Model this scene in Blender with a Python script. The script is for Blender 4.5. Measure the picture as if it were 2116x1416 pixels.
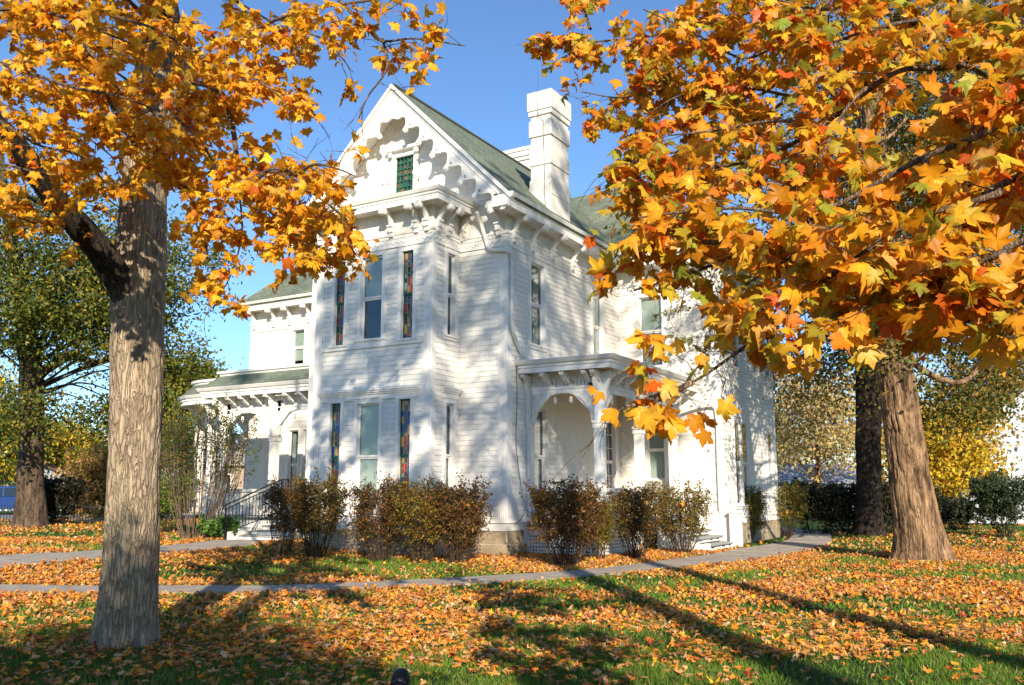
import bpy, bmesh, math, random
import numpy as np
from mathutils import Vector, Matrix
from mathutils.geometry import tessellate_polygon

for o in list(bpy.data.objects):
    bpy.data.objects.remove(o)
scene = bpy.context.scene
COL = scene.collection
R = math.radians

# ------------------------------------------------------------------ camera, sky, sun, exposure
CAM = np.array([12.003, -20.058, 1.65])
PITCH, YAW, FPX, PW, PH = R(9.6), R(30.53), 1830.0, 2116.0, 1416.0
cam_d = bpy.data.cameras.new("camera")
cam = bpy.data.objects.new("camera", cam_d)
COL.objects.link(cam)
cam.location = CAM
cam.rotation_euler = (math.pi / 2 + PITCH, 0, YAW)
cam_d.sensor_width = 36.0
cam_d.lens = FPX / PW * 36.0
cam_d.clip_start, cam_d.clip_end = 0.05, 3000
scene.camera = cam

SUN_EL = R(24.0)
SUN_H = np.array([0.62, -0.785]); SUN_H /= np.linalg.norm(SUN_H)
TO_SUN = np.array([SUN_H[0] * math.cos(SUN_EL), SUN_H[1] * math.cos(SUN_EL), math.sin(SUN_EL)])
world = bpy.data.worlds.new("World")
scene.world = world
world.use_nodes = True
wn = world.node_tree
wn.nodes.clear()
sky = wn.nodes.new("ShaderNodeTexSky")
sky.sky_type = 'NISHITA'
sky.sun_disc = False
sky.sun_elevation = SUN_EL
sky.sun_rotation = math.atan2(SUN_H[0], SUN_H[1])
sky.altitude = 0
sky.air_density = 1.0
sky.dust_density = 0.0
sky.ozone_density = 6.0
bg = wn.nodes.new("ShaderNodeBackground")
bg.inputs[1].default_value = 0.122
wo = wn.nodes.new("ShaderNodeOutputWorld")
wn.links.new(sky.outputs[0], bg.inputs[0])
wn.links.new(bg.outputs[0], wo.inputs[0])

sun_d = bpy.data.lights.new("sun", 'SUN')
sun_d.energy = 5.0
sun_d.angle = R(0.53)
sun_d.color = (1.0, 0.91, 0.76)
sun = bpy.data.objects.new("sun", sun_d)
COL.objects.link(sun)
sun.rotation_euler = Vector(TO_SUN).to_track_quat('Z', 'Y').to_euler()
sun.location = (30, -40, 30)

scene.view_settings.view_transform = 'Standard'
scene.view_settings.look = 'None'
scene.view_settings.exposure = 0.76
scene.view_settings.gamma = 1.0
scene.view_settings.use_curve_mapping = False
scene.render.engine = 'CYCLES'
scene.cycles.max_bounces = 7
scene.cycles.transparent_max_bounces = 12
scene.cycles.sample_clamp_indirect = 8.0

# ------------------------------------------------------------------ camera maths used to place things at their real distance
_fh = np.array([-math.sin(YAW), math.cos(YAW), 0.0])
C_RT = np.array([math.cos(YAW), math.sin(YAW), 0.0])
C_FW = _fh * math.cos(PITCH) + np.array([0, 0, math.sin(PITCH)])
C_UP = np.cross(C_RT, C_FW)

def at(px, py, depth):
    """point seen at photo pixel (px, py) that stands `depth` metres in front of the camera"""
    v = C_RT * (px - PW / 2) / FPX - C_UP * (py - PH / 2) / FPX + C_FW
    return CAM + v * depth

def on_ground(px, py, z=0.0):
    v = C_RT * (px - PW / 2) / FPX - C_UP * (py - PH / 2) / FPX + C_FW
    return CAM + v * ((z - CAM[2]) / v[2])

def project(P):
    d = np.asarray(P, float) - CAM
    z = d @ C_FW
    return np.stack([PW / 2 + FPX * (d @ C_RT) / z, PH / 2 - FPX * (d @ C_UP) / z, z], -1)

# ------------------------------------------------------------------ materials
MATS = {}
def node_mat(name):
    m = bpy.data.materials.new(name)
    m.use_nodes = True
    nt = m.node_tree
    nt.nodes.clear()
    out = nt.nodes.new("ShaderNodeOutputMaterial")
    MATS[name] = m
    return m, nt, out

def N(nt, kind, **kw):
    n = nt.nodes.new("ShaderNode" + kind)
    for k, v in kw.items():
        if k.startswith('i_'):
            n.inputs[k[2:].replace('_', ' ')].default_value = v
        else:
            setattr(n, k, v)
    return n

def solid(name, col, rough=0.6, vary=0.12, scale=6.0, bump=0.0, bscale=40.0, metal=0.0, spec=0.4, stretch=(1, 1, 1), col2=None, bdist=0.02):
    """principled paint / stone / metal with broken-up colour and fine relief"""
    m, nt, out = node_mat(name)
    b = N(nt, "BsdfPrincipled")
    b.inputs["Roughness"].default_value = rough
    b.inputs["Metallic"].default_value = metal
    b.inputs["Specular IOR Level"].default_value = spec
    tc = N(nt, "TexCoord")
    mp = N(nt, "Mapping")
    mp.inputs["Scale"].default_value = stretch
    nt.links.new(tc.outputs["Object"], mp.inputs["Vector"])
    nz = N(nt, "TexNoise")
    nz.inputs["Scale"].default_value = scale
    nz.inputs["Detail"].default_value = 8
    nz.inputs["Roughness"].default_value = 0.65
    nt.links.new(mp.outputs[0], nz.inputs["Vector"])
    cr = N(nt, "ValToRGB")
    c2 = col2 if col2 else tuple(max(0, c * (1 - 2.2 * vary)) for c in col)
    cr.color_ramp.elements[0].position = 0.32
    cr.color_ramp.elements[1].position = 0.68
    cr.color_ramp.elements[0].color = (*c2, 1)
    cr.color_ramp.elements[1].color = (*col, 1)
    nt.links.new(nz.outputs["Fac"], cr.inputs[0])
    nt.links.new(cr.outputs[0], b.inputs["Base Color"])
    if bump:
        nb = N(nt, "TexNoise")
        nb.inputs["Scale"].default_value = bscale
        nb.inputs["Detail"].default_value = 6
        nt.links.new(mp.outputs[0], nb.inputs["Vector"])
        bp = N(nt, "Bump")
        bp.inputs["Strength"].default_value = bump
        bp.inputs["Distance"].default_value = bdist
        nt.links.new(nb.outputs["Fac"], bp.inputs["Height"])
        nt.links.new(bp.outputs[0], b.inputs["Normal"])
    nt.links.new(b.outputs[0], out.inputs[0])
    return m

def leaf_mat(name, trans=0.35, rough=0.45, spec=0.3):
    """thin leaf: colour from the leaf's own colour attribute, some light passes through"""
    m, nt, out = node_mat(name)
    at_ = N(nt, "Attribute")
    at_.attribute_name = "col"
    tc = N(nt, "TexCoord")
    nz = N(nt, "TexNoise")
    nz.inputs["Scale"].default_value = 35.0
    nz.inputs["Detail"].default_value = 4
    nt.links.new(tc.outputs["Object"], nz.inputs["Vector"])
    mx = N(nt, "Mix", data_type='RGBA', blend_type='MULTIPLY')
    mx.inputs["Factor"].default_value = 0.55
    cr = N(nt, "ValToRGB")
    cr.color_ramp.elements[0].position = 0.35
    cr.color_ramp.elements[1].position = 0.6
    cr.color_ramp.elements[0].color = (0.84, 0.74, 0.66, 1)
    cr.color_ramp.elements[1].color = (1, 1, 1, 1)
    nt.links.new(nz.outputs["Fac"], cr.inputs[0])
    nt.links.new(at_.outputs["Color"], mx.inputs[6])
    nt.links.new(cr.outputs[0], mx.inputs[7])
    b = N(nt, "BsdfPrincipled")
    b.inputs["Roughness"].default_value = rough
    b.inputs["Specular IOR Level"].default_value = spec
    nt.links.new(mx.outputs[2], b.inputs["Base Color"])
    if trans > 0:
        t = N(nt, "BsdfTranslucent")
        nt.links.new(mx.outputs[2], t.inputs[0])
        s = N(nt, "MixShader")
        s.inputs[0].default_value = trans
        nt.links.new(b.outputs[0], s.inputs[1])
        nt.links.new(t.outputs[0], s.inputs[2])
        nt.links.new(s.outputs[0], out.inputs[0])
    else:
        nt.links.new(b.outputs[0], out.inputs[0])
    return m

def bark_mat(name, light, dark, scale=9.0, moss=None, tinted=False):
    m, nt, out = node_mat(name)
    b = N(nt, "BsdfPrincipled")
    b.inputs["Roughness"].default_value = 0.9
    b.inputs["Specular IOR Level"].default_value = 0.15
    tc = N(nt, "TexCoord")
    mp = N(nt, "Mapping")
    mp.inputs["Scale"].default_value = (1, 1, 0.22)
    nt.links.new(tc.outputs["Object"], mp.inputs["Vector"])
    n1 = N(nt, "TexNoise")
    n1.inputs["Scale"].default_value = scale
    n1.inputs["Detail"].default_value = 10
    n1.inputs["Roughness"].default_value = 0.7
    n1.inputs["Distortion"].default_value = 0.8
    nt.links.new(mp.outputs[0], n1.inputs["Vector"])
    cr = N(nt, "ValToRGB")
    cr.color_ramp.elements[0].position = 0.36
    cr.color_ramp.elements[1].position = 0.6
    cr.color_ramp.elements[0].color = (*dark, 1)
    cr.color_ramp.elements[1].color = (*light, 1)
    nt.links.new(n1.outputs["Fac"], cr.inputs[0])
    colour = cr.outputs[0]
    if moss:
        n2 = N(nt, "TexNoise")
        n2.inputs["Scale"].default_value = 2.2
        n2.inputs["Detail"].default_value = 6
        nt.links.new(tc.outputs["Object"], n2.inputs["Vector"])
        c2 = N(nt, "ValToRGB")
        c2.color_ramp.elements[0].position = 0.45
        c2.color_ramp.elements[1].position = 0.65
        nt.links.new(n2.outputs["Fac"], c2.inputs[0])
        mx = N(nt, "Mix", data_type='RGBA')
        mx.inputs[7].default_value = (*moss, 1)
        ml = N(nt, "Math", operation='MULTIPLY')
        ml.inputs[1].default_value = 0.3
        nt.links.new(c2.outputs[0], ml.inputs[0])
        nt.links.new(ml.outputs[0], mx.inputs[0])
        nt.links.new(colour, mx.inputs[6])
        colour = mx.outputs[2]
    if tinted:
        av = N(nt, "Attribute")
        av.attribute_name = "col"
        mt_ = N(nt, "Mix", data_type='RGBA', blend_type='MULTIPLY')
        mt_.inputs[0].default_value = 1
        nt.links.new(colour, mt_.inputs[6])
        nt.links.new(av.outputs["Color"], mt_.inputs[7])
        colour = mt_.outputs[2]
    nt.links.new(colour, b.inputs["Base Color"])
    # plates parted by cracks that run up the trunk
    mp2 = N(nt, "Mapping")
    mp2.inputs["Scale"].default_value = (1, 1, 0.15)
    nt.links.new(tc.outputs["Object"], mp2.inputs["Vector"])
    n3 = N(nt, "TexNoise")
    n3.inputs["Scale"].default_value = scale * 1.2
    n3.inputs["Detail"].default_value = 6
    nt.links.new(mp2.outputs[0], n3.inputs["Vector"])
    wv = N(nt, "Mix", data_type='RGBA', blend_type='LINEAR_LIGHT')
    wv.inputs[0].default_value = 0.10
    nt.links.new(mp2.outputs[0], wv.inputs[6])
    nt.links.new(n3.outputs["Color"], wv.inputs[7])
    vo = N(nt, "TexVoronoi", feature='DISTANCE_TO_EDGE')
    vo.inputs["Scale"].default_value = scale * 2.1
    nt.links.new(wv.outputs[2], vo.inputs["Vector"])
    vr = N(nt, "MapRange")
    vr.inputs[1].default_value = 0.0
    vr.inputs[2].default_value = 0.16
    nt.links.new(vo.outputs["Distance"], vr.inputs[0])
    n5 = N(nt, "TexNoise")
    n5.inputs["Scale"].default_value = scale * 5
    n5.inputs["Detail"].default_value = 6
    nt.links.new(mp2.outputs[0], n5.inputs["Vector"])
    ad = N(nt, "Math", operation='MULTIPLY_ADD')
    ad.inputs[1].default_value = 0.5
    nt.links.new(n5.outputs["Fac"], ad.inputs[0])
    nt.links.new(vr.outputs[0], ad.inputs[2])
    bp = N(nt, "Bump")
    bp.inputs["Strength"].default_value = 1.0
    bp.inputs["Distance"].default_value = 0.024
    nt.links.new(ad.outputs[0], bp.inputs["Height"])
    nt.links.new(bp.outputs[0], b.inputs["Normal"])
    nt.links.new(b.outputs[0], out.inputs[0])
    return m

def glass_mat(name, tint=(0.8, 0.85, 0.85)):
    """clear window pane: see-through, reflecting more at a slant"""
    m, nt, out = node_mat(name)
    tr = N(nt, "BsdfTransparent")
    tr.inputs[0].default_value = (*tint, 1)
    gl = N(nt, "BsdfGlossy")
    gl.inputs["Roughness"].default_value = 0.02
    gl.inputs[0].default_value = (0.95, 0.97, 1.0, 1)
    lw = N(nt, "LayerWeight")
    lw.inputs[0].default_value = 0.5
    fr = N(nt, "Math", operation='POWER')
    fr.inputs[1].default_value = 4.0
    nt.links.new(lw.outputs["Facing"], fr.inputs[0])
    mr = N(nt, "MapRange")
    mr.inputs[3].default_value = 0.07
    mr.inputs[4].default_value = 1.0
    nt.links.new(fr.outputs[0], mr.inputs[0])
    tc = N(nt, "TexCoord")
    nz = N(nt, "TexNoise")
    nz.inputs["Scale"].default_value = 2.5
    nt.links.new(tc.outputs["Object"], nz.inputs["Vector"])
    bp = N(nt, "Bump")
    bp.inputs["Strength"].default_value = 0.05
    bp.inputs["Distance"].default_value = 0.05
    nt.links.new(nz.outputs["Fac"], bp.inputs["Height"])
    nt.links.new(bp.outputs[0], gl.inputs["Normal"])
    s = N(nt, "MixShader")
    nt.links.new(mr.outputs[0], s.inputs[0])
    nt.links.new(tr.outputs[0], s.inputs[1])
    nt.links.new(gl.outputs[0], s.inputs[2])
    nt.links.new(s.outputs[0], out.inputs[0])
    return m

def shingle_mat(name, a, b_):
    m, nt, out = node_mat(name)
    b = N(nt, "BsdfPrincipled")
    b.inputs["Roughness"].default_value = 0.9
    b.inputs["Specular IOR Level"].default_value = 0.2
    uv = N(nt, "UVMap")
    br = N(nt, "TexBrick")
    br.inputs["Scale"].default_value = 1.0
    br.inputs["Brick Width"].default_value = 0.30
    br.inputs["Row Height"].default_value = 0.14
    br.inputs["Mortar Size"].default_value = 0.008
    br.inputs["Mortar Smooth"].default_value = 0.2
    br.inputs["Color1"].default_value = (*a, 1)
    br.inputs["Color2"].default_value = (*b_, 1)
    br.inputs["Mortar"].default_value = (a[0] * .45, a[1] * .45, a[2] * .45, 1)
    nt.links.new(uv.outputs[0], br.inputs["Vector"])
    nz = N(nt, "TexNoise")
    nz.inputs["Scale"].default_value = 0.9
    nz.inputs["Detail"].default_value = 9
    nt.links.new(uv.outputs[0], nz.inputs["Vector"])
    cr = N(nt, "ValToRGB")
    cr.color_ramp.elements[0].position = 0.3
    cr.color_ramp.elements[1].position = 0.7
    cr.color_ramp.elements[0].color = (0.72, 0.72, 0.74, 1)
    cr.color_ramp.elements[1].color = (1.1, 1.1, 1.05, 1)
    nt.links.new(nz.outputs["Fac"], cr.inputs[0])
    mx = N(nt, "Mix", data_type='RGBA', blend_type='MULTIPLY')
    mx.inputs[0].default_value = 1
    nt.links.new(br.outputs["Color"], mx.inputs[6])
    nt.links.new(cr.outputs[0], mx.inputs[7])
    nt.links.new(mx.outputs[2], b.inputs["Base Color"])
    bp = N(nt, "Bump")
    bp.inputs["Strength"].default_value = 0.6
    bp.inputs["Distance"].default_value = 0.02
    nt.links.new(br.outputs["Fac"], bp.inputs["Height"])
    bp.invert = True
    nt.links.new(bp.outputs[0], b.inputs["Normal"])
    nt.links.new(b.outputs[0], out.inputs[0])
    return m

WHITE = solid("white_paint", (0.84, 0.785, 0.70), 0.55, 0.05, 2.2, 0.2, 30, spec=0.3)
TRIM = solid("trim_paint", (0.86, 0.81, 0.735), 0.5, 0.035, 3.0, 0.1, 40, spec=0.3)
def weather(m, stain=(.80, .74, .63), amount=.8):
    """rain streaks and grime that run down old paint"""
    nt = m.node_tree
    b = [n for n in nt.nodes if n.type == 'BSDF_PRINCIPLED'][0]
    src = b.inputs["Base Color"].links[0].from_socket
    tc = N(nt, "TexCoord"); mp = N(nt, "Mapping"); mp.inputs["Scale"].default_value = (5, 5, .45)
    nt.links.new(tc.outputs["Object"], mp.inputs["Vector"])
    nz = N(nt, "TexNoise"); nz.inputs["Scale"].default_value = 1.6; nz.inputs["Detail"].default_value = 9; nz.inputs["Roughness"].default_value = .72
    nt.links.new(mp.outputs[0], nz.inputs["Vector"])
    cr = N(nt, "ValToRGB"); cr.color_ramp.elements[0].position = .50; cr.color_ramp.elements[1].position = .78
    cr.color_ramp.elements[0].color = (1, 1, 1, 1); cr.color_ramp.elements[1].color = (*stain, 1)
    nt.links.new(nz.outputs["Fac"], cr.inputs[0])
    mx = N(nt, "Mix", data_type='RGBA', blend_type='MULTIPLY'); mx.inputs[0].default_value = amount
    nt.links.new(src, mx.inputs[6]); nt.links.new(cr.outputs[0], mx.inputs[7]); nt.links.new(mx.outputs[2], b.inputs["Base Color"])
weather(WHITE); weather(TRIM, amount=.6)
GREEN = solid("green_sash_paint", (0.02, 0.105, 0.062), 0.45, 0.1)
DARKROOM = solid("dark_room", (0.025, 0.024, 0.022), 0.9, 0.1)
GLASS = glass_mat("window_glass")
BLIND = solid("window_blind", (0.70, 0.69, 0.58), 0.8, 0.05, 2)
CURTAIN = solid("net_curtain", (0.62, 0.60, 0.52), 0.9, 0.1, 8)
SHINGLE = shingle_mat("roof_shingles", (0.185, 0.21, 0.155), (0.135, 0.158, 0.12))
STONE = solid("foundation_stone", (0.42, 0.32, 0.20), 0.9, 0.16, 3.5, 0.7, 22, bdist=0.03)
CONC = solid("path_concrete", (0.42, 0.35, 0.275), 0.9, 0.17, 2.6, 0.5, 60)
IRON = solid("black_iron", (0.02, 0.02, 0.021), 0.5, 0.2, metal=0.2)
TREAD = solid("grey_step_paint", (0.36, 0.35, 0.33), 0.7, 0.1)
PIPEM = solid("painted_downpipe", (0.80, 0.755, 0.68), 0.5, 0.05, 3)
CHIMW = solid("painted_chimney_brick", (0.80, 0.75, 0.67), 0.8, 0.09, 2.6, 0.0, 18)
weather(CHIMW, (.66, .60, .50), 1.0)
_nt = CHIMW.node_tree
_tc = N(_nt, "TexCoord"); _sx = N(_nt, "SeparateXYZ"); _cx = N(_nt, "CombineXYZ"); _ad = N(_nt, "Math", operation='ADD')
_nt.links.new(_tc.outputs["Object"], _sx.inputs[0]); _nt.links.new(_sx.outputs[0], _ad.inputs[0]); _nt.links.new(_sx.outputs[1], _ad.inputs[1])
_nt.links.new(_ad.outputs[0], _cx.inputs[0]); _nt.links.new(_sx.outputs[2], _cx.inputs[1])
_bk = N(_nt, "TexBrick"); _bk.inputs["Scale"].default_value = 1.0; _bk.inputs["Brick Width"].default_value = .22; _bk.inputs["Row Height"].default_value = .075; _bk.inputs["Mortar Size"].default_value = .006
_nt.links.new(_cx.outputs[0], _bk.inputs["Vector"])
_bp = N(_nt, "Bump"); _bp.invert = True; _bp.inputs["Strength"].default_value = .9; _bp.inputs["Distance"].default_value = .02
_nt.links.new(_bk.outputs["Fac"], _bp.inputs["Height"])
_nt.links.new(_bp.outputs[0], [n for n in _nt.nodes if n.type == 'BSDF_PRINCIPLED'][0].inputs["Normal"])
LEAF = leaf_mat("autumn_leaf", 0.5)
DRYLEAF = leaf_mat("dry_fallen_leaf", 0.15, 0.6, 0.25)
FOLI = leaf_mat("small_foliage", 0.35, 0.5)
GRASSM = leaf_mat("grass_blade", 0.3, 0.5)
BARK_GREY = bark_mat("maple_bark", (0.45, 0.335, 0.225), (0.25, 0.175, 0.112), 9, moss=(0.27, 0.235, 0.12))
BARK_BROWN = bark_mat("furrowed_brown_bark", (0.36, 0.215, 0.112), (0.06, 0.036, 0.02), 5)
BARK_DARK = bark_mat("dark_bark", (0.06, 0.044, 0.033), (0.018, 0.013, 0.01), 7)
TWIG = bark_mat("twig_bark", (0.30, 0.215, 0.15), (0.12, 0.08, 0.055), 20)

# ------------------------------------------------------------------ object and mesh helpers
def link(o, parent=None):
    COL.objects.link(o)
    if parent is not None:
        o.parent = parent
        # parts are authored in world metres; undo the thing's own place
        o.matrix_parent_inverse = Matrix.Translation(-WORLD_LOC.get(parent.name, Vector((0, 0, 0))))
        WORLD_LOC[o.name] = Vector((0, 0, 0)) + o.location
    return o

WORLD_LOC = {}
def tag(o, label=None, cat=None, group=None, kind=None):
    if label: o["label"] = label
    if cat: o["category"] = cat
    if group: o["group"] = group
    if kind: o["kind"] = kind
    return o

def empty(name, loc=(0, 0, 0), label=None, cat=None, group=None):
    o = bpy.data.objects.new(name, None)
    o.empty_display_size = 0.3
    o.location = loc
    COL.objects.link(o)
    WORLD_LOC[o.name] = Vector(loc)
    return tag(o, label, cat, group)

def np_mesh(name, V, faces, col=None, smooth=False, uv=None):
    """fast mesh: V (n,3); faces = list of integer arrays (m,k)"""
    me = bpy.data.meshes.new(name)
    V = np.asarray(V, np.float32)
    me.vertices.add(len(V))
    me.vertices.foreach_set("co", V.ravel())
    faces = [np.asarray(f, np.int32) for f in faces if len(f)]
    loops = np.concatenate([f.ravel() for f in faces])
    sizes = np.concatenate([np.full(len(f), f.shape[1], np.int32) for f in faces])
    starts = np.concatenate([[0], np.cumsum(sizes)[:-1]]).astype(np.int32)
    me.loops.add(len(loops))
    me.loops.foreach_set("vertex_index", loops)
    me.polygons.add(len(sizes))
    me.polygons.foreach_set("loop_start", starts)
    me.polygons.foreach_set("loop_total", sizes)
    me.polygons.foreach_set("use_smooth", np.full(len(sizes), bool(smooth)))
    if col is not None:
        a = me.color_attributes.new("col", 'FLOAT_COLOR', 'POINT')
        c = np.ones((len(V), 4), np.float32)
        c[:, :3] = col
        a.data.foreach_set("color", c.ravel())
    me.update(calc_edges=True)
    return me

def obj(name, me, mat=None, parent=None):
    o = bpy.data.objects.new(name, me)
    if mat is not None:
        for m in (mat if isinstance(mat, (list, tuple)) else [mat]):
            me.materials.append(m)
    return link(o, parent)

class MB:
    """collects boxes, bars, tubes and prisms into one part"""
    def __init__(s):
        s.v, s.f, s.m = [], [], []
        s.mi = 0
    def add(s, vs, fs):
        b = len(s.v)
        s.v += [tuple(map(float, v)) for v in vs]
        s.f += [tuple(i + b for i in f) for f in fs]
        s.m += [s.mi] * len(fs)
        return s
    def hexa(s, p):
        """8 corners: bottom ring 0-3, top ring 4-7"""
        return s.add(p, [(3, 2, 1, 0), (4, 5, 6, 7), (0, 1, 5, 4), (1, 2, 6, 5), (2, 3, 7, 6), (3, 0, 4, 7)])
    def box(s, x0, x1, y0, y1, z0, z1):
        return s.hexa([(x0, y0, z0), (x1, y0, z0), (x1, y1, z0), (x0, y1, z0), (x0, y0, z1), (x1, y0, z1), (x1, y1, z1), (x0, y1, z1)])
    def wbox(s, fr, u0, u1, z0, z1, d0, d1):
        return s.hexa([fr(u0, z0, d1), fr(u1, z0, d1), fr(u1, z0, d0), fr(u0, z0, d0), fr(u0, z1, d1), fr(u1, z1, d1), fr(u1, z1, d0), fr(u0, z1, d0)])
    def bar(s, a, b, w, h=None, up=(0, 0, 1)):
        """rectangular bar from a to b"""
        h = h or w
        a, b = Vector(a), Vector(b)
        t = (b - a).normalized()
        up = Vector(up)
        if abs(t.dot(up)) > 0.99:
            up = Vector((1, 0, 0))
        x = t.cross(up).normalized() * (w / 2)
        y = x.cross(t).normalized() * (h / 2)
        return s.hexa([a - x - y, a + x - y, a + x + y, a - x + y, b - x - y, b + x - y, b + x + y, b - x + y])
    def tube(s, pts, r, n=8, cap=True):
        pts = [Vector(p) for p in pts]
        rs = r if isinstance(r, (list, tuple)) else [r] * len(pts)
        vs, fs = [], []
        up = Vector((0, 0, 1))
        for i, p in enumerate(pts):
            t = (pts[min(i + 1, len(pts) - 1)] - pts[max(i - 1, 0)]).normalized()
            if i == 0:
                ref = up if abs(t.z) < 0.95 else Vector((1, 0, 0))
                x = t.cross(ref).normalized()
            else:
                x = (x - t * x.dot(t)).normalized()
            y = t.cross(x)
            for k in range(n):
                a = 2 * math.pi * k / n
                vs.append(p + (x * math.cos(a) + y * math.sin(a)) * rs[i])
        for i in range(len(pts) - 1):
            for k in range(n):
                k2 = (k + 1) % n
                fs.append((i * n + k, i * n + k2, (i + 1) * n + k2, (i + 1) * n + k))
        if cap:
            fs.append(tuple(range(n - 1, -1, -1)))
            fs.append(tuple((len(pts) - 1) * n + k for k in range(n)))
        return s.add(vs, fs)
    def lathe(s, base, prof, n=12, axis=(0, 0, 1)):
        """prof: list of (radius, distance along axis)"""
        ax = Vector(axis).normalized()
        pts = [Vector(base) + ax * h for _, h in prof]
        x = ax.cross(Vector((0, 0, 1)) if abs(ax.z) < 0.9 else Vector((1, 0, 0))).normalized()
        y = ax.cross(x)
        vs, fs = [], []
        for (r, h), p in zip(prof, pts):
            for k in range(n):
                a = 2 * math.pi * k / n
                vs.append(p + (x * math.cos(a) + y * math.sin(a)) * max(r, 1e-4))
        for i in range(len(prof) - 1):
            for k in range(n):
                k2 = (k + 1) % n
                fs.append((i * n + k, i * n + k2, (i + 1) * n + k2, (i + 1) * n + k))
        fs.append(tuple(range(n - 1, -1, -1)))
        fs.append(tuple((len(prof) - 1) * n + k for k in range(n)))
        return s.add(vs, fs)
    def prism(s, fr, outline, d0, d1, holes=()):
        """2-D outline (u, z) with holes, extruded along the frame's outward axis"""
        rings = [list(outline)] + [list(h) for h in holes]
        flat = [p for r in rings for p in r]
        tris = tessellate_polygon([[Vector((u, z, 0)) for u, z in r] for r in rings])
        n = len(flat)
        vs = [fr(u, z, d0) for u, z in flat] + [fr(u, z, d1) for u, z in flat]
        fs = []
        for t in tris:
            a, b, c = t
            fs.append((a, b, c))
            fs.append((c + n, b + n, a + n))
        k = 0
        for r in rings:
            m = len(r)
            for i in range(m):
                j = (i + 1) % m
                fs.append((k + i, k + j, k + j + n, k + i + n))
            k += m
        return s.add(vs, fs)
    def sweep(s, path, prof, closed=False):
        """profile (outward, z) swept along a horizontal path (x, y); outward is to the right of travel"""
        P = [Vector((p[0], p[1])) for p in path]
        n = len(P)
        offs = []
        for i in range(n):
            ds = []
            if i > 0: ds.append((P[i] - P[i - 1]).normalized())
            if i < n - 1: ds.append((P[i + 1] - P[i]).normalized())
            ns = [Vector((d.y, -d.x)) for d in ds]
            if len(ns) == 1:
                offs.append(ns[0])
            else:
                b = (ns[0] + ns[1])
                offs.append(b / (1 + ns[0].dot(ns[1])))
        m = len(prof)
        vs = []
        for p, o in zip(P, offs):
            for d, z in prof:
                q = p + o * d
                vs.append((q.x, q.y, z))
        fs = []
        for i in range(n - 1):
            for k in range(m):
                k2 = (k + 1) % m
                fs.append((i * m + k, i * m + k2, (i + 1) * m + k2, (i + 1) * m + k))
        fs.append(tuple(range(m - 1, -1, -1)))
        fs.append(tuple((n - 1) * m + k for k in range(m)))
        return s.add(vs, fs)
    def mesh(s, name):
        me = bpy.data.meshes.new(name)
        me.from_pydata(s.v, [], s.f)
        if any(s.m):
            me.polygons.foreach_set("material_index", s.m)
        bm = bmesh.new()
        bm.from_mesh(me)
        bmesh.ops.recalc_face_normals(bm, faces=bm.faces)
        bm.to_mesh(me)
        bm.free()
        return me
    def build(s, name, mat, parent=None, smooth=False, bevel=0.0):
        me = s.mesh(name)
        if smooth:
            me.polygons.foreach_set("use_smooth", [True] * len(me.polygons))
        o = obj(name, me, mat, parent)
        if bevel:
            b = o.modifiers.new("bevel", 'BEVEL')
            b.width, b.segments, b.limit_method = bevel, 2, 'ANGLE'
        return o

def front(y):      # wall facing -Y, u = x
    return lambda u, z, d=0.0: (u, y - d, z)
def side(x):       # wall facing +X, u = y
    return lambda u, z, d=0.0: (x + d, u, z)
def side_l(x):     # wall facing -X, u = -y
    return lambda u, z, d=0.0: (x - d, -u, z)

# ------------------------------------------------------------------ noise on a (periodic, linear) grid
def vnoise(u, v, nu, seed, per=True):
    """smooth value noise; u in cells (period nu when per), v in cells"""
    rg = np.random.default_rng(seed)
    nv = 512
    g = rg.random((nu, nv))
    iu = np.floor(u).astype(int); iv = np.floor(v).astype(int)
    fu = u - iu; fv = v - iv
    fu = fu * fu * (3 - 2 * fu); fv = fv * fv * (3 - 2 * fv)
    a = g[iu % nu, iv % nv]; b = g[(iu + 1) % nu, iv % nv]
    c = g[iu % nu, (iv + 1) % nv]; d = g[(iu + 1) % nu, (iv + 1) % nv]
    return (a * (1 - fu) + b * fu) * (1 - fv) + (c * (1 - fu) + d * fu) * fv

def smooth_path(pts, n):
    """Catmull-Rom through points (k,m) resampled to n"""
    P = np.asarray(pts, float)
    k = len(P)
    if k < 3:
        t = np.linspace(0, 1, n)[:, None]
        return P[0] * (1 - t) + P[-1] * t
    E = np.vstack([2 * P[0] - P[1], P, 2 * P[-1] - P[-2]])
    t = np.linspace(0, k - 1 - 1e-6, n)
    i = np.floor(t).astype(int); f = (t - i)[:, None]
    p0, p1, p2, p3 = E[i], E[i + 1], E[i + 2], E[i + 3]
    return 0.5 * ((2 * p1) + (-p0 + p2) * f + (2 * p0 - 5 * p1 + 4 * p2 - p3) * f ** 2 + (-p0 + 3 * p1 - 3 * p2 + p3) * f ** 3)

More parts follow.
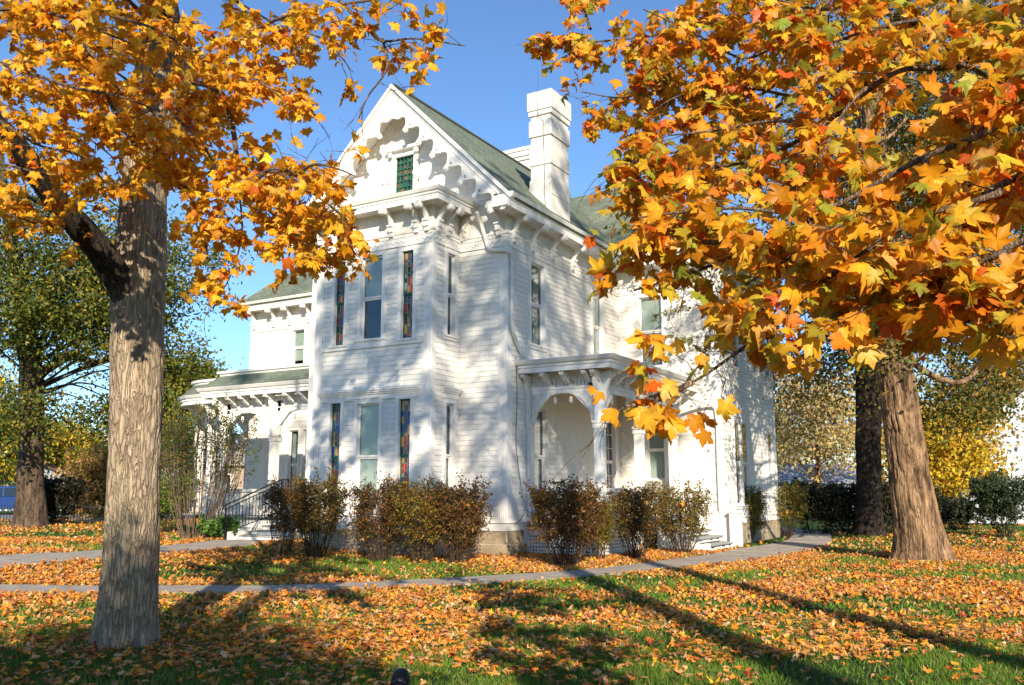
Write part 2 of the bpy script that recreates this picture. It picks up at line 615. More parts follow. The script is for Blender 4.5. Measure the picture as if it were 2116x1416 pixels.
def np_tube(pts, rad, seg, cap_tip=False):
    """tube along pts (n,3) with radii (n,) -> V, F4"""
    pts = np.asarray(pts, float); n = len(pts)
    T = np.gradient(pts, axis=0)
    T /= np.linalg.norm(T, axis=1)[:, None] + 1e-9
    ref = np.array([0.31, 0.87, 0.38]) if abs(T[0] @ np.array([0.31, 0.87, 0.38])) < 0.9 else np.array([1.0, 0, 0])
    X = np.cross(T, ref); X /= np.linalg.norm(X, axis=1)[:, None] + 1e-9
    Y = np.cross(T, X)
    a = np.linspace(0, 2 * math.pi, seg, endpoint=False)
    V = pts[:, None, :] + (X[:, None, :] * np.cos(a)[None, :, None] + Y[:, None, :] * np.sin(a)[None, :, None]) * (rad[:, None, None] if np.ndim(rad) == 1 else rad[:, :, None])
    i = np.arange(n - 1)[:, None] * seg; k = np.arange(seg)[None, :]
    k2 = (k + 1) % seg
    F = np.stack([i + k, i + k2, i + seg + k2, i + seg + k], -1).reshape(-1, 4)
    return V.reshape(-1, 3), F

class Soup:
    def __init__(s):
        s.V, s.F, s.C, s.n = [], {}, [], 0
    def add(s, V, F, C=None):
        V = np.asarray(V, float)
        F = np.asarray(F, int)
        s.V.append(V)
        s.F.setdefault(F.shape[1], []).append(F + s.n)
        if C is not None:
            s.C.append(np.broadcast_to(C, (len(V), 3)))
        s.n += len(V)
    def build(s, name, mat, parent=None, smooth=False):
        me = np_mesh(name, np.concatenate(s.V), [np.concatenate(f) for f in s.F.values()], np.concatenate(s.C) if s.C else None, smooth)
        return obj(name, me, mat, parent)

def unit(a):
    return a / (np.linalg.norm(a, axis=-1, keepdims=True) + 1e-9)

# ------------------------------------------------------------------ leaves
_half = [(0.07, -0.03), (0.27, -0.09), (0.42, 0.06), (0.34, 0.17), (0.47, 0.27), (0.64, 0.55), (0.47, 0.55), (0.41, 0.66), (0.22, 0.50), (0.27, 0.71), (0.15, 0.73)]
def maple_template(rg, curl=0.5, stalk=True):
    """five-lobed leaf, unit height, stalk at the origin, lying in xy with z as its face"""
    right = [(x * rg.uniform(.88, 1.12), y + rg.uniform(-.03, .03)) for x, y in _half]
    left = [(-x * rg.uniform(.88, 1.12), y + rg.uniform(-.03, .03)) for x, y in _half][::-1]
    ring = np.array([(0, 0)] + right + [(rg.uniform(-.04, .04), 1.0)] + left)
    c = np.array([[0, 0.34]])
    P = np.vstack([c, ring])
    x, y = P[:, 0], P[:, 1] - 0.34
    a, b, t = rg.uniform(0.1, 1) * curl, rg.uniform(-0.3, 1) * curl, rg.uniform(-.5, .5) * curl
    z = -a * x * x * 1.6 - b * y * y * 0.9 + t * x * y + rg.normal(0, 0.05 * curl + 0.01, len(P))
    z[0] = 0.03 * curl
    V = np.column_stack([P, z])
    n = len(ring)
    F = [(0, 1 + i, 1 + (i + 1) % n) for i in range(n)]
    if stalk:
        k = len(V)
        V = np.vstack([V, [[-0.012, 0.02, z[1]], [0.012, 0.02, z[1]], [0.0, -0.5, z[1] - 0.12]]])
        F.append((k, k + 1, k + 2))
    return V, np.array(F)

def maple_fine(rg, curl=0.5):
    """the same leaf with bent lobes, for leaves seen near by"""
    right = [(x * rg.uniform(.86, 1.14), y + rg.uniform(-.035, .035)) for x, y in _half]
    left = [(-x * rg.uniform(.86, 1.14), y + rg.uniform(-.035, .035)) for x, y in _half][::-1]
    ring = np.array([(0, 0)] + right + [(rg.uniform(-.06, .06), 1.0 + rg.uniform(-.05, .06))] + left)
    c = np.array([[0, 0.30]])
    mid = c + (ring - c) * .52
    P = np.vstack([c, mid, ring])
    n = len(ring)
    x, y = P[:, 0], P[:, 1] - .30
    rr = np.hypot(x, y)
    a, b, t, w = rg.uniform(-.1, 1) * curl, rg.uniform(-.3, 1) * curl, rg.uniform(-.6, .6) * curl, rg.uniform(0, 6.3)
    z = -a * x * x * 1.5 - b * np.sign(y) * y * y * .8 + t * x * y - .12 * curl * rr ** 2 * np.cos(5 * np.arctan2(x, y) + w * .15) + .10 * curl * np.abs(x) * (rr < .5) * 1.0
    z += rg.normal(0, .012, len(P)) * (rr > .2)
    V = np.column_stack([P, z])
    F = []
    for i in range(n):
        j = (i + 1) % n
        F += [(0, 1 + i, 1 + j), (1 + i, 1 + n + i, 1 + n + j), (1 + i, 1 + n + j, 1 + j)]
    k = len(V)
    V = np.vstack([V, [[-0.010, 0.02, z[1 + n]], [0.010, 0.02, z[1 + n]], [rg.uniform(-.1, .1), -0.5, z[1 + n] - 0.14]]])
    F.append((k, k + 1, k + 2))
    return V, np.array(F)

def lite_template(rg, curl=0.6):
    """a lobed leaf with fewer faces, for leaves seen small"""
    ring = np.array([(0, 0), (.42, .06), (.62, .55), (.22, .5), (0, 1), (-.22, .5), (-.62, .55), (-.42, .06)])
    ring = ring * rg.uniform(.85, 1.15, ring.shape)
    P = np.vstack([[[0, .36]], ring])
    x, y = P[:, 0], P[:, 1] - .36
    z = -rg.uniform(-.3, 1) * curl * x * x * 1.6 - rg.uniform(-.4, 1) * curl * y * y + rg.normal(0, .06 * curl, len(P))
    n = len(ring)
    return np.column_stack([P, z]), np.array([(0, 1 + i, 1 + (i + 1) % n) for i in range(n)])

def frames(dirs, norms):
    Y = unit(dirs)
    Z = unit(norms - Y * np.sum(norms * Y, -1, keepdims=True))
    X = np.cross(Y, Z)
    return X, Y, Z

def place_many(tmpl, pos, X, Y, Z, size):
    V, F = tmpl
    P = pos[:, None, :] + size[:, None, None] * (V[None, :, 0:1] * X[:, None] + V[None, :, 1:2] * Y[:, None] + V[None, :, 2:3] * Z[:, None])
    n = len(V)
    FF = (F[None] + (np.arange(len(pos)) * n)[:, None, None]).reshape(-1, F.shape[1])
    return P.reshape(-1, 3), FF

def leaf_tint(tmpl, cols, rg):
    """a leaf's own colouring: greener or yellower by the stalk, redder and drier to the lobe tips"""
    V = tmpl[0]
    e = np.clip(np.hypot(V[:, 0], V[:, 1] - .34) / .62, 0, 1)[None, :, None]
    n = len(cols)
    inner = cols[:, None, :] * np.array([1.02, 1.12, 1.15])
    outer = cols[:, None, :] * (np.array([.96, .80, .75]) * rg.uniform(.75, 1.12, (n, 1, 1)))
    c = inner * (1 - e) + outer * e
    c = c * rg.normal(1, .09, (n, V.shape[0], 1))
    return np.clip(c, .004, .95).reshape(-1, 3)

def pick_colors(rg, palette, n, jitter=0.12):
    pal = np.array([p[:3] for p in palette]); w = np.array([p[3] for p in palette]); w = w / w.sum()
    c = pal[rg.choice(len(pal), n, p=w)]
    return np.clip(c * rg.normal(1, jitter, (n, 1)) * rg.normal(1, 0.05, (n, 3)), 0.004, 0.95)

# ------------------------------------------------------------------ the house
house = empty("victorian_house", (0, 0, 0), "tall white clapboard house with a steep gable, bracketed eaves and two porches", "house")
BX0, BX1, BY = -5.55, -1.50, -1.34          # bay
MX0 = -7.06                                 # main block runs x MX0..0, front y = 0
WY, WX = 7.4, 3.455                         # wing front and wing side
LY, LX = 6.2, -16.3                         # far wing front and its end
RX, RZ = -3.53, 13.54                       # ridge of the front gable
FB, FT = 8.31, 8.68                         # frieze
SOF = 9.18                                  # soffit
PITCHB = 0.142                              # clapboard exposure

boards = []      # every clapboard: (wall name, 8 corners)
def clapboards(wall, fr, u0, u1, z0, z1, holes=(), clip=None, step=PITCHB):
    z = z0
    i = 0
    while z < z1 - 0.03:
        zt = min(z + step, z1)
        zm = (z + zt) / 2
        iv = [(u0, u1)]
        if clip:
            iv = [clip(zm)]
        for h0, h1, g0, g1 in holes:
            if g0 < zm < g1:
                nx = []
                for a, b in iv:
                    if h1 <= a or h0 >= b:
                        nx.append((a, b))
                    else:
                        if h0 > a: nx.append((a, h0))
                        if h1 < b: nx.append((h1, b))
                iv = nx
        for a, b in iv:
            if b - a > 0.03:
                w = 0.0015 * math.sin(i * 12.9 + a * 7)
                boards.append((wall, [fr(a, z + w, 0.020), fr(b, z - w, 0.020), fr(b, z - w, 0.0), fr(a, z + w, 0.0),
                                      fr(a, zt, 0.005), fr(b, zt, 0.005), fr(b, zt, 0.0), fr(a, zt, 0.0)]))
        z = zt
        i += 1

def holed_wall(mb, fr, u0, u1, z0, z1, holes):
    us = sorted({u0, u1, *[h[0] for h in holes], *[h[1] for h in holes]})
    zs = sorted({z0, z1, *[h[2] for h in holes], *[h[3] for h in holes]})
    for a, b in zip(us, us[1:]):
        for c, d in zip(zs, zs[1:]):
            um, zm = (a + b) / 2, (c + d) / 2
            if any(h[0] < um < h[1] and h[2] < zm < h[3] for h in holes):
                continue
            mb.add([fr(a, c), fr(b, c), fr(b, d), fr(a, d)], [(0, 1, 2, 3)])

GL = {}
def coloured_glass(k):
    if k not in GL:
        GL[k] = solid("stained_glass", k, 0.12, 0.15, 9, 0.2, 12, spec=0.6)
    return GL[k]
STAIN = [((.46, .015, .010), 25), ((.20, .015, .010), 12), ((.62, .28, .025), 22), ((.010, .022, .30), 13), ((.010, .08, .17), 9), ((.006, .007, .010), 22), ((.13, .13, .03), 6), ((.08, .04, .10), 5), ((.30, .34, .30), 2)]
rs = random.Random(5)

def window(fr, u0, u1, z0, z1, sash=TRIM, behind='blind', stained=False, case=0.11, grid=None, drop=1.0, sillz=True, rail=0.5, name="window", curtain_gap=0.4, inset=0.0):
    """sash window: casing with the room behind it, sash bars, panes, what hangs behind the glass"""
    c = MB()
    c.wbox(fr, u0 - case, u0, z0 - 0.002, z1 + 0.001, -0.02, 0.048)
    c.wbox(fr, u1, u1 + case, z0 - 0.002, z1 + 0.001, -0.02, 0.048)
    c.wbox(fr, u0 - case, u1 + case, z1 + 0.001, z1 + 0.13, -0.02, 0.051)
    c.wbox(fr, u0 - case - 0.02, u1 + case + 0.02, z1 + 0.13, z1 + 0.16, -0.02, 0.075)
    for a, b in ((u0, z0), (u1, z0)):
        pass
    # reveal
    for (a, b, cc, d) in ((u0 - 0.03, u0, z0, z1), (u1, u1 + 0.03, z0, z1), (u0 - .03, u1 + .03, z1, z1 + 0.03), (u0 - .03, u1 + .03, z0 - 0.03, z0)):
        c.wbox(fr, a + .0005, b - .0005, cc, d, -0.108, -0.021)
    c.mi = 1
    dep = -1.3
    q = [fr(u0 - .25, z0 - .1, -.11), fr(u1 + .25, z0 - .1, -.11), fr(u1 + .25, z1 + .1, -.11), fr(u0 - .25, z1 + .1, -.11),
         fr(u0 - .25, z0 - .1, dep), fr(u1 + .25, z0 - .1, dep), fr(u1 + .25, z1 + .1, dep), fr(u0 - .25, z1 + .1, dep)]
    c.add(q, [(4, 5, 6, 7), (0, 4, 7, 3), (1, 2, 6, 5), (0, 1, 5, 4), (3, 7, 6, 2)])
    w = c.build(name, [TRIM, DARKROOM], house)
    if sillz:
        s = MB()
        s.wbox(fr, u0 - case - 0.03, u1 + case + 0.03, z0 - 0.13, z0 - 0.003, -0.02, 0.055)
        s.wbox(fr, u0 - case - 0.05, u1 + case + 0.05, z0 - 0.055, z0 - 0.004, 0.055, 0.09)
        s.build("sill", TRIM, w)
    zm = z0 + (z1 - z0) * rail
    b = 0.045
    s = MB()
    for (a0, a1, off) in ((z0, zm, -0.075 + inset), (zm, z1, -0.045 + inset)):
        s.wbox(fr, u0, u0 + b, a0, a1, off - .03, off)
        s.wbox(fr, u1 - b, u1, a0, a1, off - .03, off)
        s.wbox(fr, u0 + b, u1 - b, a0, a0 + b * 1.1, off - .03, off + .002)
        s.wbox(fr, u0 + b, u1 - b, a1 - b * 1.1, a1, off - .03, off + .003)
    if grid:
        gu, gz = grid
        for i in range(1, gu):
            x = u0 + (u1 - u0) * i / gu
            s.wbox(fr, x - .011, x + .011, z0 + b, z1 - b, -.08, -.042)
        for i in range(1, gz):
            zz = z0 + (z1 - z0) * i / gz
            s.wbox(fr, u0 + b, u1 - b, zz - .011, zz + .011, -.079, -.041)
    s.build("sash", sash, w)
    if stained:
        lead = MB()
        cols = [u0 + b, u0 + b + (u1 - u0 - 2 * b) * .31, u0 + b + (u1 - u0 - 2 * b) * .66, u1 - b]
        for (a0, a1, off) in ((z0 + b, zm - b, -.085), (zm + b, z1 - b, -.055)):
            for k in (1, 2):
                lead.wbox(fr, cols[k] - .010, cols[k] + .010, a0, a1, off, off + .014)
            for k in range(3):
                z = a0
                while z < a1 - .03:
                    h = rs.choice([.09, .14, .2, .26, .33])
                    zt = z + h if a1 - (z + h) > .08 else a1
                    col = rs.choices([x for x, _ in STAIN], [x for _, x in STAIN])[0]
                    p = MB()
                    e = .011
                    p.wbox(fr, cols[k] + (e if k else 0), cols[k + 1] - (e if k < 2 else 0), z + e, zt - e if zt < a1 else zt, off, off + .006)
                    p.build("stained_pane", coloured_glass(col), w)
                    if z > a0:
                        lead.wbox(fr, cols[k] + .0105, cols[k + 1] - .0105, z - .011, z + .011, off, off + .0135)
                    z = zt
        lead.build("leading", solid("lead_came", (.16, .26, .2), .5) if "lead_came" not in MATS else MATS["lead_came"], w)
    else:
        for (a0, a1, off) in ((z0 + b, zm - b, -.068 + inset), (zm + b, z1 - b, -.038 + inset)):
            p = MB()
            p.wbox(fr, u0 + b, u1 - b, a0, a1, off - .022, off - .018)
            p.build("pane", GLASS, w)
        if behind in ('blind', 'both'):
            p = MB()
            p.wbox(fr, u0 - .03, u1 + .03, z1 - (z1 - z0) * drop, z1 + .04, -.135, -.13)
            p.build("blind", BLIND, w)
        if behind in ('curtain', 'both'):
            for sgn in (-1, 1):
                um = (u0 + u1) / 2
                wdt = (u1 - u0) * (1 - curtain_gap) / 2
                e0 = u0 + .01 if sgn < 0 else u1 - .01
                vs, fs = [], []
                n = 24
                for i in range(n + 1):
                    t = i / n
                    dd = -.2 + .025 * math.sin(t * 22 + z0)
                    uu = e0 - sgn * wdt * t
                    vs += [fr(uu, z0 + .02, dd), fr(uu, z1 - .02, dd + .01)]
                for i in range(n):
                    fs.append((2 * i, 2 * i + 2, 2 * i + 3, 2 * i + 1))
                p = MB()
                p.add(vs, fs)
                p.build("curtain", CURTAIN, w)
    return w

def ext(u0, u1, z0, z1, c=0.11):
    return (u0 - c, u1 + c, z0 - 0.13, z1 + 0.15)

# ---- window openings
bay_up = [(-4.88, -4.51, 5.72, 8.14), (-3.91, -3.17, 5.80, 8.14), (-2.50, -2.11, 5.72, 8.14)]
bay_lo = [(-4.89, -4.52, 1.10, 4.09), (-3.92, -3.17, 1.15, 4.03), (-2.50, -2.12, 1.10, 4.09)]
bays = [(-0.67, -0.31, 5.85, 8.14), (-0.67, -0.31, 1.20, 4.00)]
mains = [(1.30, 2.09, 5.77, 8.14), (5.38, 6.13, 5.77, 8.14), (1.37, 2.15, 1.30, 3.95), (6.2, 6.92, 1.30, 3.95)]
wingf = [(0.81, 1.60, 5.77, 8.14), (0.98, 1.57, 2.06, 3.97)]
wings = [(8.74, 9.38, 1.25, 3.98), (9.56, 10.2, 1.25, 3.98), (12.86, 13.5, 2.35, 3.82), (12.2, 12.9, 5.95, 8.0), (13.05, 13.75, 5.95, 8.0), (8.9, 9.65, 5.8, 8.1)]
lwing = [(-13.9, -13.25, 6.75, 8.2), (-12.95, -12.3, 6.75, 8.2), (-13.86, -13.36, 1.35, 4.1), (-13.1, -12.6, 1.35, 4.1)]

fBay, fBayS, fFr, fSide, fWing, fWingS, fL = front(BY), side(BX1), front(0.0), side(0.0), front(WY), side(WX), front(LY)
TOPZ = 9.35
w = MB(); holed_wall(w, fBay, BX0, BX1, 0.3, TOPZ, bay_up + bay_lo); holed_wall(w, fBayS, BY, 0, 0.3, TOPZ, bays)
w.add([(BX0, 0, .3), (BX0, BY, .3), (BX0, BY, TOPZ), (BX0, 0, TOPZ)], [(0, 1, 2, 3)])
w.add([(BX0, 0, TOPZ), (BX0, BY, TOPZ), (BX1, BY, TOPZ), (BX1, 0, TOPZ)], [(0, 1, 2, 3)])
bay_wall = w.build("bay_wall", WHITE, house)
w = MB(); holed_wall(w, fFr, MX0, 0, 0.3, 9.9, [(BX0, BX1, 0.3, 9.0)]); holed_wall(w, fSide, 0, WY, 0.3, TOPZ, mains)
w.add([(MX0, LY, .3), (MX0, 0, .3), (MX0, 0, 9.9), (MX0, LY, 9.9)], [(0, 1, 2, 3)])
main_wall = w.build("main_wall", WHITE, house)
w = MB(); holed_wall(w, fWing, 0, WX, 0.3, TOPZ, wingf); holed_wall(w, fWingS, WY, 14.2, 0.3, TOPZ, wings)
w.add([(WX, 14.2, .3), (LX, 14.2, .3), (LX, 14.2, TOPZ), (WX, 14.2, TOPZ)], [(0, 1, 2, 3)])
wing_wall = w.build("wing_wall", WHITE, house)
w = MB(); holed_wall(w, fL, LX, MX0, 0.3, TOPZ, lwing)
w.add([(LX, 14.2, .3), (LX, LY, .3), (LX, LY, TOPZ), (LX, 14.2, TOPZ)], [(0, 1, 2, 3)])
rear_wing_wall = w.build("far_wing_wall", WHITE, house)

# gable wall (y = 0) with its window opening
gw = (-3.86, -3.18, 10.25, 11.55)
w = MB()
def gx(z): return RX - (RZ - 0.25 - z), RX + (RZ - 0.25 - z)
zz = [9.9, gw[2], gw[3], RZ - 0.25]
for z0, z1 in zip(zz, zz[1:]):
    a0, a1 = gx(z0); b0, b1 = gx(z1)
    if z0 == gw[2]:
        w.add([(a0, 0, z0), (gw[0], 0, z0), (gw[0], 0, z1), (b0, 0, z1)], [(0, 1, 2, 3)])
        w.add([(gw[1], 0, z0), (a1, 0, z0), (b1, 0, z1), (gw[1], 0, z1)], [(0, 1, 2, 3)])
    else:
        w.add([(a0, 0, z0), (a1, 0, z0), (b1, 0, z1), (b0, 0, z1)], [(0, 1, 2, 3)])
gable_wall = w.build("gable_wall", WHITE, house)

# ---- clapboards
Z0 = 0.90
clapboards("bay", fBay, BX0 + .26, BX1 - .26, Z0, FB, [ext(*o) for o in bay_up + bay_lo] + [(-5.3, -1.85, 4.13, 4.45), (BX0, BX1, 5.555, 5.72)])
clapboards("bay", fBayS, BY + .17, -0.03, Z0, FB, [ext(*o) for o in bays] + [(-.86, -.1, 4.1, 4.42)])
clapboards("main", fFr, BX1 + .03, -.24, Z0, FB)
clapboards("main", fSide, .22, WY - .02, Z0, FB, [ext(*o) for o in mains])
clapboards("wing", fWing, .03, WX - .24, Z0, FB, [ext(*o) for o in wingf])
clapboards("wing", fWingS, WY + .16, 14.0, Z0, FB, [ext(*o) for o in wings])
clapboards("far", fL, LX + .2, MX0, Z0, FB, [ext(*o) for o in lwing])
clapboards("gable", fFr, 0, 0, 9.55, RZ - .3, [(gw[0] - .16, gw[1] + .16, gw[2] - .3, gw[3] + .3)], clip=gx)

# the 300 that show largest become single boards, the rest one mass
P8 = np.array([b[1] for b in boards])
pr = project(P8.reshape(-1, 3)).reshape(-1, 8, 3)[..., :2]
inside = (pr[:, :, 0] > -50) & (pr[:, :, 0] < 2166)
area = np.ptp(pr[:, :, 0], axis=1) * np.abs(pr[:, 4, 1] - pr[:, 0, 1]) * (inside.any(1))
low = P8[:, 0, 2] < 4.2
deep = np.array([b[0] == "far" for b in boards])
area[deep & low] *= 0.2
order = np.argsort(-area)
hexf = np.array([(3, 2, 1, 0), (4, 5, 6, 7), (0, 1, 5, 4), (1, 2, 6, 5), (2, 3, 7, 6), (3, 0, 4, 7)])
WALLS = {"bay": bay_wall, "main": main_wall, "wing": wing_wall, "far": rear_wing_wall, "gable": gable_wall}
for i in order[:300]:
    obj("clapboard", np_mesh("clapboard", P8[i], [hexf]), WHITE, WALLS[boards[i][0]])
rest = order[300:]
o = obj("clapboards", np_mesh("clapboards", P8[rest].reshape(-1, 3), [(hexf[None] + (np.arange(len(rest)) * 8)[:, None, None]).reshape(-1, 4)]), WHITE, house)
tag(o, kind="stuff")

# ---- windows
for i, q in enumerate(bay_up):
    window(fBay, *q, sash=GREEN if i != 1 else TRIM, stained=i != 1, behind='blind', drop=0.5)
for i, q in enumerate(bay_lo):
    window(fBay, *q, sash=GREEN if i != 1 else TRIM, stained=i != 1, behind='blind', drop=1.0)
for q in bays: window(fBayS, *q, behind='curtain', curtain_gap=.3)
window(fSide, *mains[0], behind='curtain', curtain_gap=.25); window(fSide, *mains[1], behind='blind')
window(fSide, *mains[2], behind='curtain', curtain_gap=.25); window(fSide, *mains[3], behind='none', grid=(2, 6))
window(fWing, *wingf[0], behind='both', drop=.72, curtain_gap=.1); window(fWing, *wingf[1], behind='blind', drop=.97)
for i, q in enumerate(wings): window(fWingS, *q, behind='curtain' if i in (1, 4) else 'none', curtain_gap=.6, inset=.06, case=.09)
for i, q in enumerate(lwing): window(fL, *q, behind='blind' if i in (0, 1, 4) else 'curtain', drop=.86)
# gable window, green grid of small coloured panes
gwin = MB()
gwin.wbox(fFr, gw[0] - .14, gw[0], gw[2] - .3, gw[3] + .001, -.03, .05); gwin.wbox(fFr, gw[1], gw[1] + .14, gw[2] - .3, gw[3] + .001, -.03, .05)
gwin.wbox(fFr, gw[0] - .14, gw[1] + .14, gw[3] + .001, gw[3] + .17, -.03, .06); gwin.wbox(fFr, gw[0] - .28, gw[1] + .28, gw[3] + .17, gw[3] + .27, -.03, .2)
for u in (gw[0] - .2, gw[1] + .08): gwin.wbox(fFr, u, u + .12, gw[3] + .02, gw[3] + .169, .061, .16)
gw_o = gwin.build("gable_window", TRIM, house)
s = MB()
for i in range(6):
    u = gw[0] + (gw[1] - gw[0]) * i / 5; s.wbox(fFr, u - .018 if i else u, u + .018 if i < 5 else u, gw[2], gw[3], -.09, -.02)
for i in range(8):
    z = gw[2] + (gw[3] - gw[2]) * i / 7; s.wbox(fFr, gw[0] + .018, gw[1] - .018, z - .018 if i else z, z + .018 if i < 7 else z, -.088, -.022)
s.build("sash", GREEN, gw_o)
for i in range(5):
    for j in range(7):
        p = MB(); du, dz = (gw[1] - gw[0]) / 5, (gw[3] - gw[2]) / 7
        p.wbox(fFr, gw[0] + du * i + .019, gw[0] + du * (i + 1) - .019, gw[2] + dz * j + .019, gw[2] + dz * (j + 1) - .019, -.075, -.068)
        p.build("stained_pane", coloured_glass(rs.choice([(.012, .014, .02), (.012, .014, .02), (.22, .02, .012), (.02, .08, .05), (.30, .10, .02), (.10, .1, .11)])), gw_o)

# ---- corner boards, water table, foundation
def corner(x, y, wf, ws, z0=Z0 - .02, z1=FB):
    t = MB()
    t.box(x - wf, x + .03, y - .03, y - .001, z0, z1)
    t.box(x + .001, x + .03, y - .001, y + ws, z0, z1)
    for k in (.08, .14, .20):
        if wf > k + .02: t.box(x - wf + k - .02, x - wf + k, y - .04, y - .03, z0, z1)
    t.tube([(x + .022, y - .022, z0), (x + .022, y - .022, z1)], .024, 8)
    t.build("corner_board", TRIM, house)
corner(BX1, BY, .25, .16); corner(0, 0, .24, .22); corner(WX, WY, .24, .16)
t = MB(); t.box(LX - .03, LX + .2, LY - .03, LY - .001, Z0 - .02, FB); t.build("corner_board", TRIM, house)
t = MB(); t.box(BX0 - .03, BX0 + .25, BY - .03, BY - .001, Z0 - .02, FB)
for k in (.06, .12, .18): t.box(BX0 + k, BX0 + k + .02, BY - .04, BY - .03, Z0, FB)
t.build("corner_board", TRIM, house)
t = MB()
runs = [[(BX0, 0), (BX0, BY), (BX1, BY), (BX1, 0), (0, 0), (0, WY), (WX, WY), (WX, 14.2)], [(LX, 14.2), (LX, LY), (MX0, LY), (MX0, 0), (BX0, 0)]]
for r in runs:
    t.sweep(r, [(-.05, .66), (.035, .66), (.035, .85), (.07, .86), (.06, .90), (-.05, .91)])
t.build("water_table", TRIM, house)
f = MB()
for r in runs:
    f.sweep(r, [(-.3, -.3), (-.012, -.3), (-.012, .66), (-.3, .66)])
found = f.build("foundation", STONE, house)
rg = np.random.default_rng(3)
def stones(fr, u0, u1):
    for k, (z0, z1) in enumerate(((-.1, .31), (.318, .652))):
        u = u0 + (0 if k else -.35)
        while u < u1 - .02:
            wd = rg.uniform(.75, 1.15)
            a, b = max(u, u0), min(u + wd, u1)
            if b - a > .1:
                m = MB(); m.wbox(fr, a + .004, b - .004, z0, z1, -.02, rg.uniform(.004, .02))
                m.build("foundation_stone", STONE, found, bevel=.012)
            u += wd
stones(fBay, BX0 + .02, BX1); stones(fBayS, BY + .03, -.03); stones(fFr, BX1 + .03, -.0); stones(fSide, .03, .9); stones(fWingS, WY, 14.2)

# ---- frieze, cove panels and brackets
def frieze(name, path, top=FT, bot=FB):
    t = MB()
    t.sweep(path, [(0.002, bot - .02), (.045, bot - .02), (.045, bot + .03), (.03, bot + .035), (.03, top - .07), (.06, top - .05), (.07, top), (.002, top)])
    # rows of little teeth and zigzag blocks cut in the band
    for (a, b) in zip(path, path[1:]):
        a, b = Vector((*a, 0)), Vector((*b, 0)); d = (b - a); L = d.length; d.normalize(); n = Vector((d.y, -d.x, 0))
        k = int(L / .09)
        for i in range(k):
            p = a + d * ((i + .5) * L / k)
            for (z0, z1, w, dd) in ((top - .15, top - .075, .028, .055), (bot + .07 + .04 * (i % 2), bot + .13 + .04 * (i % 2), .034, .05)):
                q = p + n * .029
                c = [q - d * w, q + d * w, q + d * w + n * (dd - .03), q - d * w + n * (dd - .03)]
                t.hexa([(v.x, v.y, z0) for v in (c[3], c[2], c[1], c[0])] + [(v.x, v.y, z1) for v in (c[3], c[2], c[1], c[0])])
    t.build(name, TRIM, house)
MAINP = [(0, -.02), (0, WY), (WX, WY), (WX, 14.2)]
BAYP = [(BX0, 0), (BX0, BY), (BX1, BY), (BX1, 0), (-.001, 0)]
LP = [(LX, 14.2), (LX, LY), (MX0, LY)]
frieze("frieze", BAYP[:4] + [(0.0, 0.0)] + MAINP[1:])
frieze("frieze", LP)

def dentils(path, z0, z1, d, every):
    t = MB()
    for (a, b) in zip(path, path[1:]):
        a, b = Vector((*a, 0)), Vector((*b, 0)); dd = (b - a); L = dd.length; dd.normalize(); n = Vector((dd.y, -dd.x, 0))
        k = int(L / every)
        for i in range(k):
            p = a + dd * ((i + .5) * L / k)
            c = [p - dd * .022 + n * d, p + dd * .022 + n * d, p + dd * .022, p - dd * .022]
            t.hexa([(v.x, v.y, z0) for v in c] + [(v.x, v.y, z1) for v in c])
    return t
dentils(MAINP, SOF - .16, SOF - .06, .03, .15).build("dentil_band", TRIM, house)["kind"] = "stuff"

def cornice(name, path, over, z, h, lip=.12):
    t = MB()
    # soffit board, fascia steps, gutter
    t.sweep(path, [(-.02, z), (over - .05, z), (over - .05, z - .05), (over, z - .05), (over + .005, z + h * .36), (over + .03, z + h * .40), (over + .035, z + h * .62), (over + lip * .6, z + h * .68), (over + lip, z + h), (over + lip * .75, z + h + .01), (-.02, z + h * .9)])
    return t.build(name, TRIM, house)
OV = .52
cornice("cornice", [(0, -.72), (0, WY), (WX, WY), (WX, 14.2), (LX, 14.2)], OV, SOF, .33)
cornice("cornice", [(LX, 14.4), (LX, LY), (MX0, LY)], OV, SOF, .33)
cornice("bay_cornice", BAYP[:4], .50, 9.33, .27)
cornice("cornice", [(MX0, LY), (MX0, -.72)], OV, SOF, .33)

BRK = None
def bracket_mesh(hang=True):
    """arched bracket in the plane (out = +x, up = +z) with a ribbed spool at its end and a block at its foot"""
    t = MB()
    r0, r1 = .36, .46
    n = 12
    w = .055
    fr = lambda u, z, d=0: (u, d, z)
    out, inn = [], []
    for i in range(n + 1):
        a = math.pi - (math.pi / 2 + .15) * i / n
        out.append((.50 + r1 * math.cos(a), -.48 + r1 * math.sin(a)))
        inn.append((.50 + r0 * math.cos(a), -.48 + r0 * math.sin(a)))
    t.prism(fr, out + inn[::-1], -w, w)
    # row of beads along the face of the arch
    for i in range(1, n):
        a = math.pi - (math.pi / 2 + .15) * i / n
        rm = (r0 - .004)
        p = Vector((.50 + rm * math.cos(a), 0, -.48 + rm * math.sin(a)))
        t.box(p.x - .012, p.x + .012, -.035, .035, p.z - .012, p.z + .012)
    t.box(.02, .16, -.07, .07, -.62, -.46)
    t.box(.02, .20, -.085, .085, -.47, -.42)
    t.box(.03, .12, -.06, .06, -.74, -.62)
    return t.mesh("bracket")
def spool_mesh():
    t = MB()
    prof = [(.0, -.105), (.075, -.105), (.09, -.085), (.075, -.055), (.088, -.03), (.088, .03), (.075, .055), (.09, .085), (.075, .105), (0, .105)]
    t.lathe((.47, 0, -.13), prof, 14, (0, 1, 0))
    return t.mesh("spool")
BR_ME, SP_ME = bracket_mesh(), spool_mesh()
for me in (BR_ME, SP_ME):
    me.materials.append(TRIM)
SP_ME.polygons.foreach_set("use_smooth", [True] * len(SP_ME.polygons))
